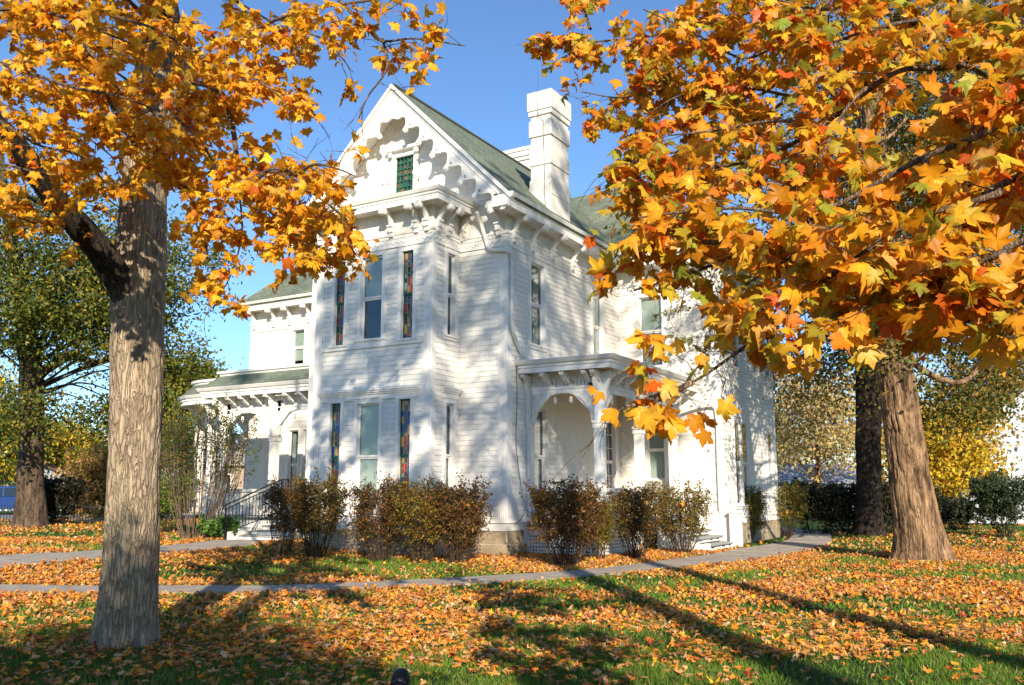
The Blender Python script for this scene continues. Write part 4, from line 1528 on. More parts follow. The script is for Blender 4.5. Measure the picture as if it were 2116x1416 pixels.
def slab_path(name, pts, width, slab, seed):
    C = smooth_path([(p[0], p[1]) for p in pts], 400)
    W_ = np.interp(np.linspace(0, 1, 400), np.linspace(0, 1, len(pts)), [p[2] if len(p) > 2 else width for p in pts])
    seg = np.linalg.norm(np.diff(C, axis=0), axis=1); S = np.concatenate([[0], np.cumsum(seg)])
    T = unit(np.gradient(C, axis=0)); Nn = np.column_stack([-T[:, 1], T[:, 0]])
    L = S[-1]; n = int(L / slab)
    # bed under the slabs
    A = C + Nn * (W_[:, None] / 2 + .02); B = C - Nn * (W_[:, None] / 2 + .02)
    V = np.vstack([np.column_stack([A, hgt(A[:, 0], A[:, 1]) + .006]), np.column_stack([B, hgt(B[:, 0], B[:, 1]) + .006])])
    i = np.arange(399)
    bed = obj(name, np_mesh(name, V, [np.column_stack([i, i + 400, i + 401, i + 1])]), solid(name + "_joint_soil", (.07, .06, .04), .95, .2, 20))
    tag(bed, kind="structure")
    rg = np.random.default_rng(seed)
    for k in range(n):
        s0, s1 = L * k / n + .006, L * (k + 1) / n - .006
        m = MB()
        ss = np.linspace(s0, s1, 5)
        dz = rg.normal(0, .004)
        rows = []
        for s in ss:
            c = np.array([np.interp(s, S, C[:, 0]), np.interp(s, S, C[:, 1])]); w = np.interp(s, S, W_) / 2
            nn = unit(np.array([np.interp(s, S, Nn[:, 0]), np.interp(s, S, Nn[:, 1])]))
            a, b_ = c + nn * w, c - nn * w
            h0, h1 = float(hgt(*a)), float(hgt(*b_))
            rows.append([(a[0], a[1], h0 + .035 + dz), (b_[0], b_[1], h1 + .035 + dz), (b_[0], b_[1], h1 - .05), (a[0], a[1], h0 - .05)])
        vs = [p for r in rows for p in r]
        fs = [(4 * i + j, 4 * i + (j + 1) % 4, 4 * i + 4 + (j + 1) % 4, 4 * i + 4 + j) for i in range(4) for j in range(4)] + [(0, 1, 2, 3), (19, 18, 17, 16)]
        m.add(vs, fs)
        m.build("paving_slab", CONC, bed, bevel=.006)
    return C, W_

PATH1 = [(-16, -19.2), (-10, -15.3), (-3.34, -11.1), (-1.05, -9.7), (0.9, -8.35), (2.75, -5.5), (4.15, -2.2), (4.95, 2.2, 1.6), (5.15, 6.0, 1.9), (5.25, 10.0, 1.5), (4.6, 14, 1.4), (3.6, 18, 1.4), (1, 23, 1.4)]
pc1, pw1 = slab_path("side_path", PATH1, 1.15, 1.32, 1)
PATH2 = [(-8.0, -1.35), (-7.0, -3.5), (-6.7, -6.5), (-6.65, -10), (-6.6, -14), (-6.5, -22)]
pc2, pw2 = slab_path("front_walk", PATH2, 1.9, 1.5, 2)
def on_path(x, y, margin=0.0):
    r = np.zeros(len(x), bool)
    for C, W_ in ((pc1, pw1), (pc2, pw2)):
        d = np.full(len(x), 1e9)
        for k in range(0, 400, 4):
            d = np.minimum(d, np.hypot(x - C[k, 0], y - C[k, 1]) - W_[k] / 2)
        r |= d < margin
    return r
def in_house(x, y):
    return ((x > BX0 - .05) & (x < BX1 + .05) & (y > BY - .05)) | ((x > LX) & (x < 0.05) & (y > .9)) | ((x > MX0) & (x < .02) & (y > -.05)) | ((x > -.1) & (x < 2.3) & (y > 1.05)) | ((x > 2.2) & (x < 4.0) & (y > 4.4)) | ((x > SX0 - .1) & (x < SX1) & (y > -1.35)) | ((x < WX + .05) & (x > 0) & (y > WY))

# ------------------------------------------------------------------ grass and fallen leaves
rg = np.random.default_rng(11)
def patch(x, y, s, seed):
    a = vnoise(x / s + 200, y / s + 200, 512, seed)
    b_ = vnoise(x / s * 2.3 + 200, y / s * 2.3 + 200, 512, seed + 1)
    c = vnoise(x / s * 6 + 100, y / s * 6 + 100, 512, seed + 2)
    return a * .5 + b_ * .32 + c * .18
def sector(n, d0, d1, power=1.0, spread=.66):
    """points on the ground in front of the camera, even per square metre when power = 1"""
    u = rg.random(n)
    p = power + 1
    d = (d0 ** p + u * (d1 ** p - d0 ** p)) ** (1 / p)
    l = rg.uniform(-1, 1, n) * (d * spread + .6)
    xy = CAM[:2] + _fh[:2] * d[:, None] + C_RT[:2] * l[:, None]
    return xy[:, 0], xy[:, 1], d

gs = Soup()
for (n, d0, d1, w, h0, h1, pw) in ((160000, 4.6, 12, .007, .035, .085, .4), (95000, 12, 24, .015, .04, .085, .5), (28000, 24, 46, .034, .05, .09, .6)):
    x, y, d = sector(n, d0, d1, pw)
    dens = np.clip((patch(x, y, 1.7, 31) - .22) * 3.2, .25, 1)
    k = ~on_path(x, y, .0) & ~in_house(x, y) & (rg.random(n) < dens)
    x, y = x[k], y[k]
    n = len(x)
    z = hgt(x, y)
    a = rg.uniform(0, 2 * np.pi, n); hh = rg.uniform(h0, h1, n) * (.6 + .7 * patch(x, y, .8, 5))
    lean = rg.normal(0, .55, (n, 2)) * hh[:, None]
    base = np.column_stack([x, y, z - .005])
    tip = base + np.column_stack([lean, hh])
    off_ = np.column_stack([np.cos(a), np.sin(a), np.zeros(n)]) * w
    V = np.stack([base - off_, base + off_, tip], 1).reshape(-1, 3)
    F = np.arange(3 * n).reshape(-1, 3)
    t = patch(x, y, 3.0, 77)[:, None]
    c = np.array([.085, .18, .016]) * (1 - t) + np.array([.22, .30, .03]) * t
    c = c * rg.normal(1, .2, (n, 1))
    dry = rg.random(n) < .09
    c[dry] = np.array([.26, .20, .08]) * rg.normal(1, .15, (dry.sum(), 1))
    gs.add(V, F, np.repeat(np.clip(c, .01, .6), 3, axis=0))
grass = gs.build("grass", GRASSM)
tag(grass, "short green lawn grass showing between the fallen leaves", "grass", kind="stuff")

FALLPAL = [(.62, .29, .085, 22), (.66, .36, .14, 14), (.70, .27, .04, 27), (.38, .15, .045, 14), (.68, .45, .25, 6), (.80, .43, .03, 10), (.74, .25, .018, 13), (.48, .09, .025, 7), (.34, .19, .09, 8)]
fall_n = [maple_template(rg, curl=c) for c in (.5, .9, 1.3, 1.1, 1.5, .8)]
fall_t = [maple_fine(rg, curl=c) for c in (.5, .9, 1.3, 1.7, 1.1, .8)]
fall_l = [lite_template(rg, c) for c in (.7, 1.2, 1.6, 1.0)]
def litter(n, d0, d1, pw=1.0):
    x, y, d = sector(n, d0, d1, pw)
    px = project(np.column_stack([x, y, 0 * x]))
    q = patch(x, y, 2.6, 91)
    dens = np.clip((q - .385) * 6.5, .06, 1)
    # raked-thin strip before the bay and under the shrubs, deep drifts along the path and below the maple
    thin = np.exp(-((y + 3.0) / 1.2) ** 2) * ((x > -6) & (x < 2.5))
    deep = np.clip(np.exp(-((np.hypot(x - 1.5, y + 12.3) - 2.2) / 2.6) ** 2), 0, 1)
    dens = np.clip(dens * (1 - .7 * thin) + .30 * deep, 0, 1)
    lat = (x - CAM[0]) * C_RT[0] + (y - CAM[1]) * C_RT[1]
    dens *= 1 - .30 * sstep(-1, 3, lat) * (patch(x, y, 1.3, 55) < .52)
    dens *= np.where((d < 9.2), .42 + .3 * q, 1)
    k = ~on_path(x, y, -.06 + .0) & ~in_house(x, y) & (rg.random(n) < dens)
    e = on_path(x, y, .04) & (rg.random(n) > .18)
    k &= ~e
    return x[k], y[k], d[k]
def lay(x, y, size, tilt=.33):
    n = len(x)
    a = rg.uniform(0, 2 * np.pi, n)
    nrm = unit(np.column_stack([rg.normal(0, tilt, n), rg.normal(0, tilt, n), np.ones(n)]))
    nrm[rg.random(n) < .22] *= -1
    d = np.column_stack([np.cos(a), np.sin(a), np.zeros(n)])
    X, Y, Z = frames(d, nrm)
    pos = np.column_stack([x, y, hgt(x, y) + rg.uniform(.022, .075, n)])
    return pos - Y * (size * .36)[:, None], X, Y, Z
x, y, d = litter(17000, 4.8, 12.0)
size = rg.uniform(.046, .092, len(x))
pos, X, Y, Z = lay(x, y, size)
pp = project(pos)
vis = (pp[:, 0] > 10) & (pp[:, 0] < 2106) & (pp[:, 1] < 1400) & (pp[:, 1] > 900)
score = np.where(vis, size / d, 0)
top = set(np.argsort(-score)[:300].tolist())
near = np.array([i not in top for i in range(len(x))])
cols = pick_colors(rg, FALLPAL, len(x))
vi = rg.integers(0, len(fall_t), len(x))
ls = Soup()
for v, t in enumerate(fall_n):
    k = near & (vi == v)
    VV, FF = place_many(t, pos[k], X[k], Y[k], Z[k], size[k])
    ls.add(VV, FF, leaf_tint(t, cols[k], rg))
for (n, d0, d1, s0, s1) in ((105000, 12, 27, .062, .105), (13000, 27, 46, .11, .17)):
    x2, y2, d2 = litter(n, d0, d1)
    s2 = rg.uniform(s0, s1, len(x2))
    p2, X2, Y2, Z2 = lay(x2, y2, s2)
    c2 = pick_colors(rg, FALLPAL, len(x2))
    v2 = rg.integers(0, len(fall_l), len(x2))
    for v, t in enumerate(fall_l):
        k = v2 == v
        VV, FF = place_many(t, p2[k], X2[k], Y2[k], Z2[k], s2[k])
        ls.add(VV, FF, leaf_tint(t, c2[k], rg))
lt = ls.build("fallen_leaves", DRYLEAF, smooth=False)
tag(lt, "carpet of dry fallen maple leaves spread over the lawn", "fallen leaves", kind="stuff")

# the largest ones lie as single leaves
KIND = [("pale tan", 1), ("brown", 3), ("orange", 6), ("yellow", 5), ("dusty pink", 4), ("dark red", 7)]
fm = {}
def single_leaf_mesh(v, ci, pal, tm, mat, nm):
    key = (nm, v, ci)
    if key not in fm:
        V_, F_ = tm[v]
        me = np_mesh(nm, V_, [F_], leaf_tint(tm[v], np.array([pal[ci][:3]]), np.random.default_rng(v * 31 + ci)), smooth=True)
        me.materials.append(mat)
        fm[key] = me
    return fm[key]
def matrix_of(p, X_, Y_, Z_, s):
    M = Matrix.Identity(4)
    for r in range(3):
        M[r][0], M[r][1], M[r][2], M[r][3] = X_[r] * s, Y_[r] * s, Z_[r] * s, p[r]
    return M
FNAME = ["tan brown", "pale tan", "rusty orange", "dark brown", "pale straw", "golden yellow", "bright orange", "dark red", "dull brown"]
for i in sorted(top):
    ci = int(rg.choice(len(FALLPAL), p=np.array([p[3] for p in FALLPAL]) / sum(p[3] for p in FALLPAL)))
    o = bpy.data.objects.new("fallen_leaf", single_leaf_mesh(int(vi[i]), ci, FALLPAL, fall_t, DRYLEAF, "fallen_leaf"))
    COL.objects.link(o)
    o.matrix_world = matrix_of(pos[i], X[i], Y[i], Z[i], size[i])
    ppx_ = pp[i, 0]
    where = "beside the thick maple trunk" if ppx_ < 360 else "between the maple trunk and the spotlight" if ppx_ < 740 else "close around the black spotlight" if ppx_ < 920 else "on the grass past the spotlight" if ppx_ < 1350 else "towards the bottom corner below the leaning tree"
    how = "large" if size[i] > .083 else "small" if size[i] < .072 else "medium"
    tag(o, "%s %s fallen maple leaf lying %s" % (how, FNAME[ci], where), "leaf", "%s %s leaves fallen %s" % (how, FNAME[ci], where))

# ------------------------------------------------------------------ trees
def bark_trunk(pts, radii, seg, rings, amp, ridges, seed, flare=0.0, roots=0, flare_h=.5, vs=2.6):
    """trunk with furrowed bark as real relief; returns V, F4"""
    P = smooth_path(pts, rings)
    r = np.interp(np.linspace(0, 1, rings), np.linspace(0, 1, len(radii)), radii)
    V, F = np_tube(P, r, seg)
    V = V.reshape(rings, seg, 3)
    S = np.concatenate([[0], np.cumsum(np.linalg.norm(np.diff(P, axis=0), axis=1))])
    th = np.arange(seg) / seg
    TH, SS = np.meshgrid(th, S)
    warp = vnoise(TH * 6, SS * 2.0 + 3, 6, seed + 9) * .55
    n1 = vnoise(TH * ridges + warp, SS * vs + 5, ridges, seed)
    n2 = vnoise(TH * ridges * 2 + 2 * warp, SS * vs * 2.4 + 7, ridges * 2, seed + 1)
    n4 = vnoise(TH * ridges * 3, SS * 22 + 1, ridges * 3, seed + 4)
    n3 = vnoise(TH * 4, SS * .8 + 2, 4, seed + 2) - .5
    disp = -amp * (1.0 * np.exp(-((n1 - .5) / .085) ** 2) + .55 * np.exp(-((n2 - .5) / .10) ** 2) - .25 * n4) + r[:, None] * .10 * n3
    if flare:
        fl = np.exp(-SS / flare_h)
        rt = 1 + .55 * np.cos(2 * np.pi * TH * roots + seed) + .35 * np.cos(2 * np.pi * TH * (roots + 2) + 1.3 * seed) if roots else 1
        disp = disp + flare * fl * np.maximum(rt, .15)
    D = unit(V - P[:, None, :])
    V = V + D * disp[..., None]
    return V.reshape(-1, 3), F

def add_twig(sp, pts, r0, r1, seg=5):
    V, F = np_tube(pts, np.linspace(r0, r1, len(pts)), seg)
    sp.add(V, F)

def grow(rg, twigs, branches, spacing, tlen, leaf_pairs, droop, sub=1, start=.12, r_t=.004):
    """side twigs along branches; returns leaf places (pos, dir)"""
    LP_, LD = [], []
    for pts, r0, r1 in branches:
        P = smooth_path(pts, max(8, 6 * len(pts)))
        add_twig(twigs, P, r0, r1, 7)
        seg = np.linalg.norm(np.diff(P, axis=0), axis=1); S = np.concatenate([[0], np.cumsum(seg)]); L = S[-1]
        s = L * start
        while s <= L:
            p = np.array([np.interp(s, S, P[:, k]) for k in range(3)])
            i = min(np.searchsorted(S, s), len(P) - 2)
            tan = unit(P[i + 1] - P[i])
            q = [(p, tan, tlen * rg.uniform(.5, 1.25), r_t)]
            lev = 0
            while q:
                nq = []
                for p0, t0, ln, rr in q:
                    d = unit(t0 * .55 + rg.normal(0, .75, 3) + np.array([0, 0, -droop * .4]))
                    pp_ = [p0]
                    for k in range(4):
                        d = unit(d + rg.normal(0, .16, 3) + np.array([0, 0, -droop * .12]))
                        pp_.append(pp_[-1] + d * ln / 4)
                    pp_ = np.array(pp_)
                    add_twig(twigs, pp_, rr, rr * .45, 4)
                    for k in range(leaf_pairs):
                        u = 1 - .75 * k / max(1, leaf_pairs) if k else 1.0
                        u += rg.uniform(-.05, .05) if k else 0
                        u = min(1, u)
                        c = np.array([np.interp(u * 4, np.arange(5), pp_[:, j]) for j in range(3)])
                        for _ in range(2 if k else 1):
                            dd = unit(d * .5 + rg.normal(0, .8, 3) + np.array([0, 0, -droop]))
                            LP_.append(c); LD.append(dd)
                    if lev < sub:
                        for k in range(rg.integers(1, 3)):
                            u = rg.uniform(.3, .85)
                            c = np.array([np.interp(u * 4, np.arange(5), pp_[:, j]) for j in range(3)])
                            nq.append((c, d, ln * .62, rr * .7))
                q = nq
                lev += 1
            s += spacing * rg.uniform(.6, 1.4)
    return np.array(LP_), np.array(LD)

def leafy(rg, root, LPs, LDs, size0, size1, palette, tmpl, single_name, mat, singles=300, mass=None):
    """leaves at the twig ends: the largest in view as single parts, the rest as one mass"""
    n = len(LPs)
    size = rg.uniform(size0, size1, n)
    nrm = unit(np.array([0, 0, .55]) + TO_SUN * .55 + rg.normal(0, .55, (n, 3)))
    pos = LPs + LDs * (size * .42)[:, None]
    X, Y, Z = frames(LDs, nrm)
    pp = project(pos)
    depth = pp[:, 2]
    vis = (depth > .3) & (pp[:, 0] > -20) & (pp[:, 0] < 2136) & (pp[:, 1] > -20) & (pp[:, 1] < 1436)
    facing = np.abs(np.sum(Z * unit(pos - CAM), 1))
    score = np.where(vis, size / depth * (.3 + facing), 0)
    top = np.argsort(-score)[:singles]
    istop = np.zeros(n, bool); istop[top] = True
    cols = pick_colors(rg, palette, n)
    v = rg.integers(0, len(tmpl), n)
    sp = Soup()
    for k, t in enumerate(mass or tmpl):
        m_ = ~istop & (v == k)
        if not m_.any(): continue
        VV, FF = place_many(t, pos[m_], X[m_], Y[m_], Z[m_], size[m_])
        sp.add(VV, FF, leaf_tint(t, cols[m_], rg))
    if sp.n:
        o = sp.build("leaves", mat, root, smooth=True)
        tag(o, kind="stuff")
    wts = np.array([p[3] for p in palette]); wts = wts / wts.sum()
    L0 = Matrix.Translation(-WORLD_LOC[root.name])
    for i in top:
        ci = int(rg.choice(len(palette), p=wts))
        o = bpy.data.objects.new("leaf", single_leaf_mesh(int(v[i]), ci, palette, tmpl, mat, single_name))
        COL.objects.link(o)
        o.parent = root
        o.matrix_parent_inverse = L0
        o.matrix_basis = matrix_of(pos[i], X[i], Y[i], Z[i], size[i])
    return n

# ---- the maple with the pale trunk that stands before the house
rg = np.random.default_rng(21)
mb_ = on_ground(258, 1335)
maple = empty("maple_tree", (mb_[0], mb_[1], 0), "golden maple with a thick pale grey trunk beside the paved path", "tree", "maple trees in golden leaf")
dM = float(project(mb_)[2])
def tp(px, py, dd=0.0): return at(px, py, dM + dd)
b0 = mb_ + np.array([0, 0, -.15])
tr = [b0, tp(268, 1180, .03), tp(276, 1000, .1), tp(283, 800, .25), tp(284, 640, .4), tp(290, 520, .5), tp(297, 400, .6), tp(312, 240, .8), tp(325, 80, 1.0), tp(335, -120, 1.3), tp(350, -420, 1.7), tp(380, -800, 2.2)]
V, F = bark_trunk(tr, [.305, .285, .272, .28, .285, .28, .245, .235, .21, .18, .13, .06], 128, 380, .017, 22, 4, flare=.15, roots=4, flare_h=.27)
ob = obj("trunk", np_mesh("trunk", V, [F], smooth=True), BARK_GREY, maple)
# great limb to the left that hangs nearer the viewer, and the fork behind the leaves
lim = Soup()
def limb(pts, r0, r1, seg=32, amp=.014, rd=10, seed=1):
    n = max(40, 12 * len(pts))
    V, F = bark_trunk(pts, list(np.linspace(r0, r1, len(pts))), seg, n, amp, rd, seed)
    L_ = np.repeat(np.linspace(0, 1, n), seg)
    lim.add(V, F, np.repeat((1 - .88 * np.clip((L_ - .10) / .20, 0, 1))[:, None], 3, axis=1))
LIMB1 = [tp(292, 800, .45), tp(283, 700, .42), tp(262, 610, .30), tp(215, 530, .12), tp(165, 470, -.1), tp(110, 405, -.4), tp(40, 310, -.8), tp(-60, 200, -1.3), tp(-200, 60, -1.8)]
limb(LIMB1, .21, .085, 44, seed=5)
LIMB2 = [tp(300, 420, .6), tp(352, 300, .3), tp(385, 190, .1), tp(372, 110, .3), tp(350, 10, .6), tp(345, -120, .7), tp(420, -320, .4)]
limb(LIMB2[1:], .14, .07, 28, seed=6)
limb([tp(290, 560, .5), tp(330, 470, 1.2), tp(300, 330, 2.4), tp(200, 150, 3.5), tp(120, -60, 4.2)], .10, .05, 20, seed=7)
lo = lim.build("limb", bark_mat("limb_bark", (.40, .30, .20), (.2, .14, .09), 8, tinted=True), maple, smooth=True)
BR = []
def br(r0, r1, *pts): BR.append((np.array([at(px, py, d) for px, py, d in pts]), r0, r1))
# guide branches: seen pixel and distance; the sprays grow from them
br(.030, .010, (385, 165, 10.0), (455, 190, 8.6), (480, 260, 8.0), (490, 330, 7.8), (500, 375, 7.6), (520, 380, 7.4), (560, 350, 7.0), (610, 360, 6.8), (660, 400, 6.6))
br(.022, .006, (425, 175, 9.0), (470, 110, 8.4), (540, 55, 7.8), (640, 20, 7.2), (760, 2, 6.8), (850, -10, 6.6))
br(.016, .004, (700, 0, 7.2), (760, 60, 6.9), (790, 85, 6.8), (860, 80, 6.6), (960, 95, 6.4))
br(.012, .004, (505, 375, 7.6), (560, 355, 7.0), (600, 372, 6.7), (660, 410, 6.4), (700, 440, 6.2), (730, 465, 6.1))
br(.012, .004, (610, 362, 6.6), (650, 340, 6.3), (700, 350, 6.1), (735, 365, 6.0))
br(.012, .004, (500, 390, 7.6), (560, 440, 7.2), (620, 490, 6.9), (660, 540, 6.8))
br(.010, .004, (495, 400, 7.8), (500, 480, 7.6), (480, 560, 7.5), (440, 640, 7.5))
br(.010, .004, (620, 490, 6.9), (660, 470, 6.6), (720, 480, 6.4), (760, 520, 6.3))
br(.035, .012, (0, 60, 9.2), (60, 65, 8.8), (150, 85, 8.4), (230, 100, 8.2))
br(.030, .010, (-40, -20, 8.6), (60, 30, 8.2), (160, 80, 7.9), (240, 180, 7.7), (330, 310, 7.6))
br(.030, .010, (90, -20, 8.6), (150, 40, 8.2), (200, 150, 7.8), (250, 260, 7.6), (280, 300, 7.5))
br(.020, .006, (-30, 120, 7.6), (60, 150, 7.4), (150, 180, 7.2), (250, 200, 7.1), (330, 230, 7.0))
br(.020, .006, (-30, 200, 9.6), (60, 240, 9.3), (170, 280, 9.0), (240, 330, 9.0))
br(.020, .006, (-30, 20, 6.8), (70, 20, 6.6), (170, 50, 6.4), (270, 90, 6.3))
br(.020, .006, (-40, 380, 9.8), (40, 400, 9.6), (110, 440, 9.6), (160, 500, 9.5))
br(.020, .006, (150, -20, 7.2), (230, 30, 7.0), (320, 60, 6.8), (400, 110, 6.7))
br(.020, .006, (270, -20, 8.2), (340, 60, 7.9), (420, 130, 7.7), (520, 160, 7.4), (590, 210, 7.2))
br(.016, .005, (470, 120, 8.2), (520, 170, 7.9), (570, 190, 7.7), (640, 230, 7.5))
br(.016, .005, (560, 30, 8.8), (620, 60, 8.8), (680, 90, 8.8), (730, 150, 8.9))
br(.016, .005, (420, -30, 9.4), (500, 10, 9.3), (580, 60, 9.3), (640, 120, 9.4))
br(.016, .005, (340, 330, 8.4), (390, 400, 8.2), (420, 470, 8.0), (430, 540, 7.9))
br(.016, .005, (360, 240, 8.2), (420, 300, 7.9), (450, 370, 7.7), (480, 430, 7.6))
br(.016, .005, (250, 300, 8.0), (300, 350, 7.8), (370, 380, 7.6), (440, 420, 7.5))
br(.016, .005, (160, 340, 9.6), (210, 400, 9.6), (260, 440, 9.6))
br(.016, .005, (330, 180, 10.8), (410, 260, 10.8), (470, 320, 10.9), (520, 330, 11))
br(.016, .005, (560, 380, 7.2), (580, 430, 7.1), (600, 500, 7.0), (590, 560, 7.0))
br(.012, .004, (790, 80, 6.8), (800, 140, 6.7), (760, 200, 6.7), (740, 250, 6.7))
br(.016, .005, (-30, 330, 8.6), (50, 350, 8.4), (120, 370, 8.3), (180, 400, 8.3))
br(.016, .005, (-30, 430, 8.8), (40, 450, 8.8), (110, 480, 8.8))
br(.016, .005, (0, 250, 8.0), (80, 300, 7.9), (160, 320, 7.8), (220, 380, 7.8))
br(.014, .005, (200, 120, 8.6), (270, 170, 8.5), (340, 210, 8.4), (400, 250, 8.3))
# crown above and beside the picture, so that its shadow and its look hold from elsewhere too
for k in range(30):
    a = rg.uniform(0, 2 * np.pi); rr_ = rg.uniform(1.2, 4.2); zz_ = rg.uniform(6.8, 11.5)
    c0 = np.array([mb_[0], mb_[1], zz_ - 1.0]); c1 = c0 + np.array([math.cos(a) * rr_, math.sin(a) * rr_, rg.uniform(.2, 1.4)])
    e_ = project(np.array([c0 * .3 + c1 * .7, c1]))
    if (e_[:, 1] > -110).any() and (e_[:, 0] > -150).any(): continue
    BR.append((np.array([c0, (c0 + c1) / 2 + rg.normal(0, .2, 3), c1]), .03, .008))
tw = Soup()
LPs, LDs = grow(rg, tw, BR, .12, .34, 4, .5, sub=1)
tw.build("twigs", TWIG, maple, smooth=True)["kind"] = "stuff"
GOLD = [(.88, .45, .020, 30), (.90, .53, .035, 26), (.84, .36, .014, 22), (.68, .27, .012, 8), (.78, .50, .07, 8), (.62, .15, .014, 4)]
mt = [maple_fine(rg, curl=c) for c in (.45, .8, 1.2, .6, 1.0, 1.5, .7, 1.8)]
pp = project(LPs)
ppx, ppy = pp[:, 0], pp[:, 1]
keep = np.ones(len(LPs))
gab = (ppy > 150 + np.abs(ppx - 815) * 1.0) & (ppx > 640) & (ppx < 1080) & (ppy < 500)
keep[(ppx > 700) & (ppy < 230)] = .40
keep[(ppx > 560) & (ppx < 760) & (ppy > 235) & (ppy < 325)] = .10
keep[gab] = .06
keep[gab & (ppx < 780) & (ppy > 345)] = .55
keep[(ppx > 760) & (ppy > 420)] = .06
keep[(ppx > 640) & (ppy > 560)] = .12
keep[(ppy > 395) & (ppx > 205) & (ppx < 350)] = .12
keep[(ppy > 530) & (ppx < 330)] = .12
keep[(ppy > 640)] = .05
keep[(ppx > 980) & (ppx < 2116) & (pp[:, 2] > 0)] = .0
k = rg.random(len(LPs)) < keep
LPs, LDs = LPs[k], LDs[k]
nl = leafy(rg, maple, LPs, LDs, .055, .105, GOLD, mt, "leaf", LEAF, mass=[maple_template(rg, curl=c) for c in (.4, .7, 1.0, .5, .9, 1.3, .6, 1.1)])
print("maple leaves", nl)

# ---- the maple beside the viewer whose low branches hang into the picture; its trunk stands outside the frame
rg = np.random.default_rng(33)
TB = np.array([15.6, -18.6, 0])
m2 = empty("maple_tree", TB, "maple with low hanging branches of large yellow, orange and green leaves close by", "tree", "maple trees in golden leaf")
V, F = bark_trunk([TB + [0, 0, -.1], TB + [.05, 0, 2], TB + [0, .1, 4.5], TB + [.1, .2, 8], TB + [.3, .1, 12], TB + [.2, .2, 16]], [.26, .22, .20, .17, .11, .04], 48, 160, .02, 16, 8, flare=.1, roots=4)
obj("trunk", np_mesh("trunk", V, [F], smooth=True), BARK_GREY, m2)
BR = []
hub = TB + np.array([0, .1, 4.4]); hub2 = TB + np.array([0, 0, 3.2]); hub3 = TB + np.array([0, .1, 5.6])
def br2(h, r0, r1, *pts):
    P = [at(px, py, d * 1.32) for px, py, d in pts]
    BR.append((np.array(([h] if h is not None else []) + P), r0, r1))
br2(hub3, .016, .005, (2050, -250, 3.6), (1760, -60, 4.0), (1500, 40, 4.5), (1300, 80, 4.9), (1110, 90, 5.2))
br2(hub3, .016, .005, (2150, -200, 3.2), (1900, 40, 3.5), (1640, 200, 3.8), (1450, 300, 4.0), (1300, 330, 4.2), (1240, 360, 4.3))
br2(hub, .016, .005, (2200, -20, 2.5), (1980, 130, 2.7), (1850, 150, 2.8), (1700, 260, 2.9), (1560, 330, 3.0), (1400, 350, 3.1), (1290, 330, 3.2))
br2(hub, .015, .005, (2250, 100, 2.2), (2060, 260, 2.3), (1900, 330, 2.4), (1740, 420, 2.5), (1580, 500, 2.6), (1440, 560, 2.7), (1310, 600, 2.8))
br2(hub2, .014, .004, (2300, 280, 2.0), (2060, 400, 2.1), (1900, 450, 2.2), (1760, 540, 2.3), (1650, 620, 2.35), (1560, 700, 2.4), (1430, 790, 2.4), (1310, 830, 2.4))
br2(hub2, .014, .004, (2300, 420, 1.9), (2080, 520, 2.0), (1980, 560, 2.1), (1880, 620, 2.2), (1800, 700, 2.3))
br2(hub2, .014, .004, (2300, 500, 1.9), (2140, 590, 2.0), (2040, 640, 2.1), (1960, 690, 2.2))
br2(None, .012, .006, (2080, 160, 2.6), (2040, 210, 2.6), (2000, 300, 2.6), (1960, 420, 2.6))
br2(None, .010, .004, (1980, 130, 2.7), (2040, 160, 2.6), (2090, 230, 2.5))
br2(None, .010, .004, (1500, 40, 4.4), (1400, 140, 4.4), (1300, 200, 4.5), (1200, 190, 4.7))
br2(None, .010, .004, (1640, 200, 3.8), (1520, 180, 3.9), (1400, 200, 4.0), (1310, 260, 4.2))
br2(None, .010, .004, (1760, -60, 4.0), (1640, 60, 3.9), (1540, 120, 3.9), (1420, 60, 4.0), (1330, 20, 4.1))
br2(None, .010, .004, (1900, 40, 3.4), (1800, 60, 3.3), (1700, 90, 3.3), (1600, 60, 3.4))
br2(None, .010, .004, (1850, 150, 2.8), (1760, 210, 2.8), (1680, 350, 2.8), (1600, 420, 2.8))
br2(None, .010, .004, (1700, 260, 2.9), (1600, 250, 3.0), (1480, 270, 3.1), (1380, 280, 3.2))
br2(None, .010, .004, (1740, 420, 2.5), (1640, 440, 2.5), (1520, 430, 2.6), (1400, 440, 2.7), (1320, 450, 2.8))
br2(None, .010, .004, (1900, 450, 2.2), (1830, 480, 2.2), (1720, 470, 2.3), (1620, 540, 2.4), (1520, 600, 2.5))
br2(None, .012, .005, (1580, 500, 2.6), (1480, 500, 2.6), (1390, 510, 2.7), (1320, 520, 2.8))
br2(None, .012, .005, (1900, 330, 2.4), (1980, 360, 2.3), (2030, 420, 2.3))
br2(None, .012, .005, (1740, 540, 2.4), (1830, 600, 2.4), (1900, 560, 2.3))
br2(None, .012, .005, (1430, 790, 2.4), (1350, 830, 2.35), (1290, 840, 2.3))
br2(None, .012, .005, (1220, 60, 5.0), (1200, 0, 5.2), (1170, -60, 5.4))
br2(None, .012, .005, (1300, 330, 4.2), (1270, 400, 4.0), (1290, 450, 3.9))
br2(None, .012, .005, (1640, 330, 3.3), (1560, 380, 3.4), (1450, 400, 3.5), (1360, 400, 3.6))
br2(None, .012, .005, (1660, 120, 4.2), (1560, 200, 4.2), (1450, 170, 4.3), (1380, 110, 4.5))
br2(None, .012, .005, (1800, -20, 3.6), (1700, 20, 3.6), (1560, -10, 3.8), (1460, 10, 4.0))
tw = Soup()
LPs, LDs = grow(rg, tw, BR, .076, .27, 4, .5, sub=1, start=.28, r_t=.0025)
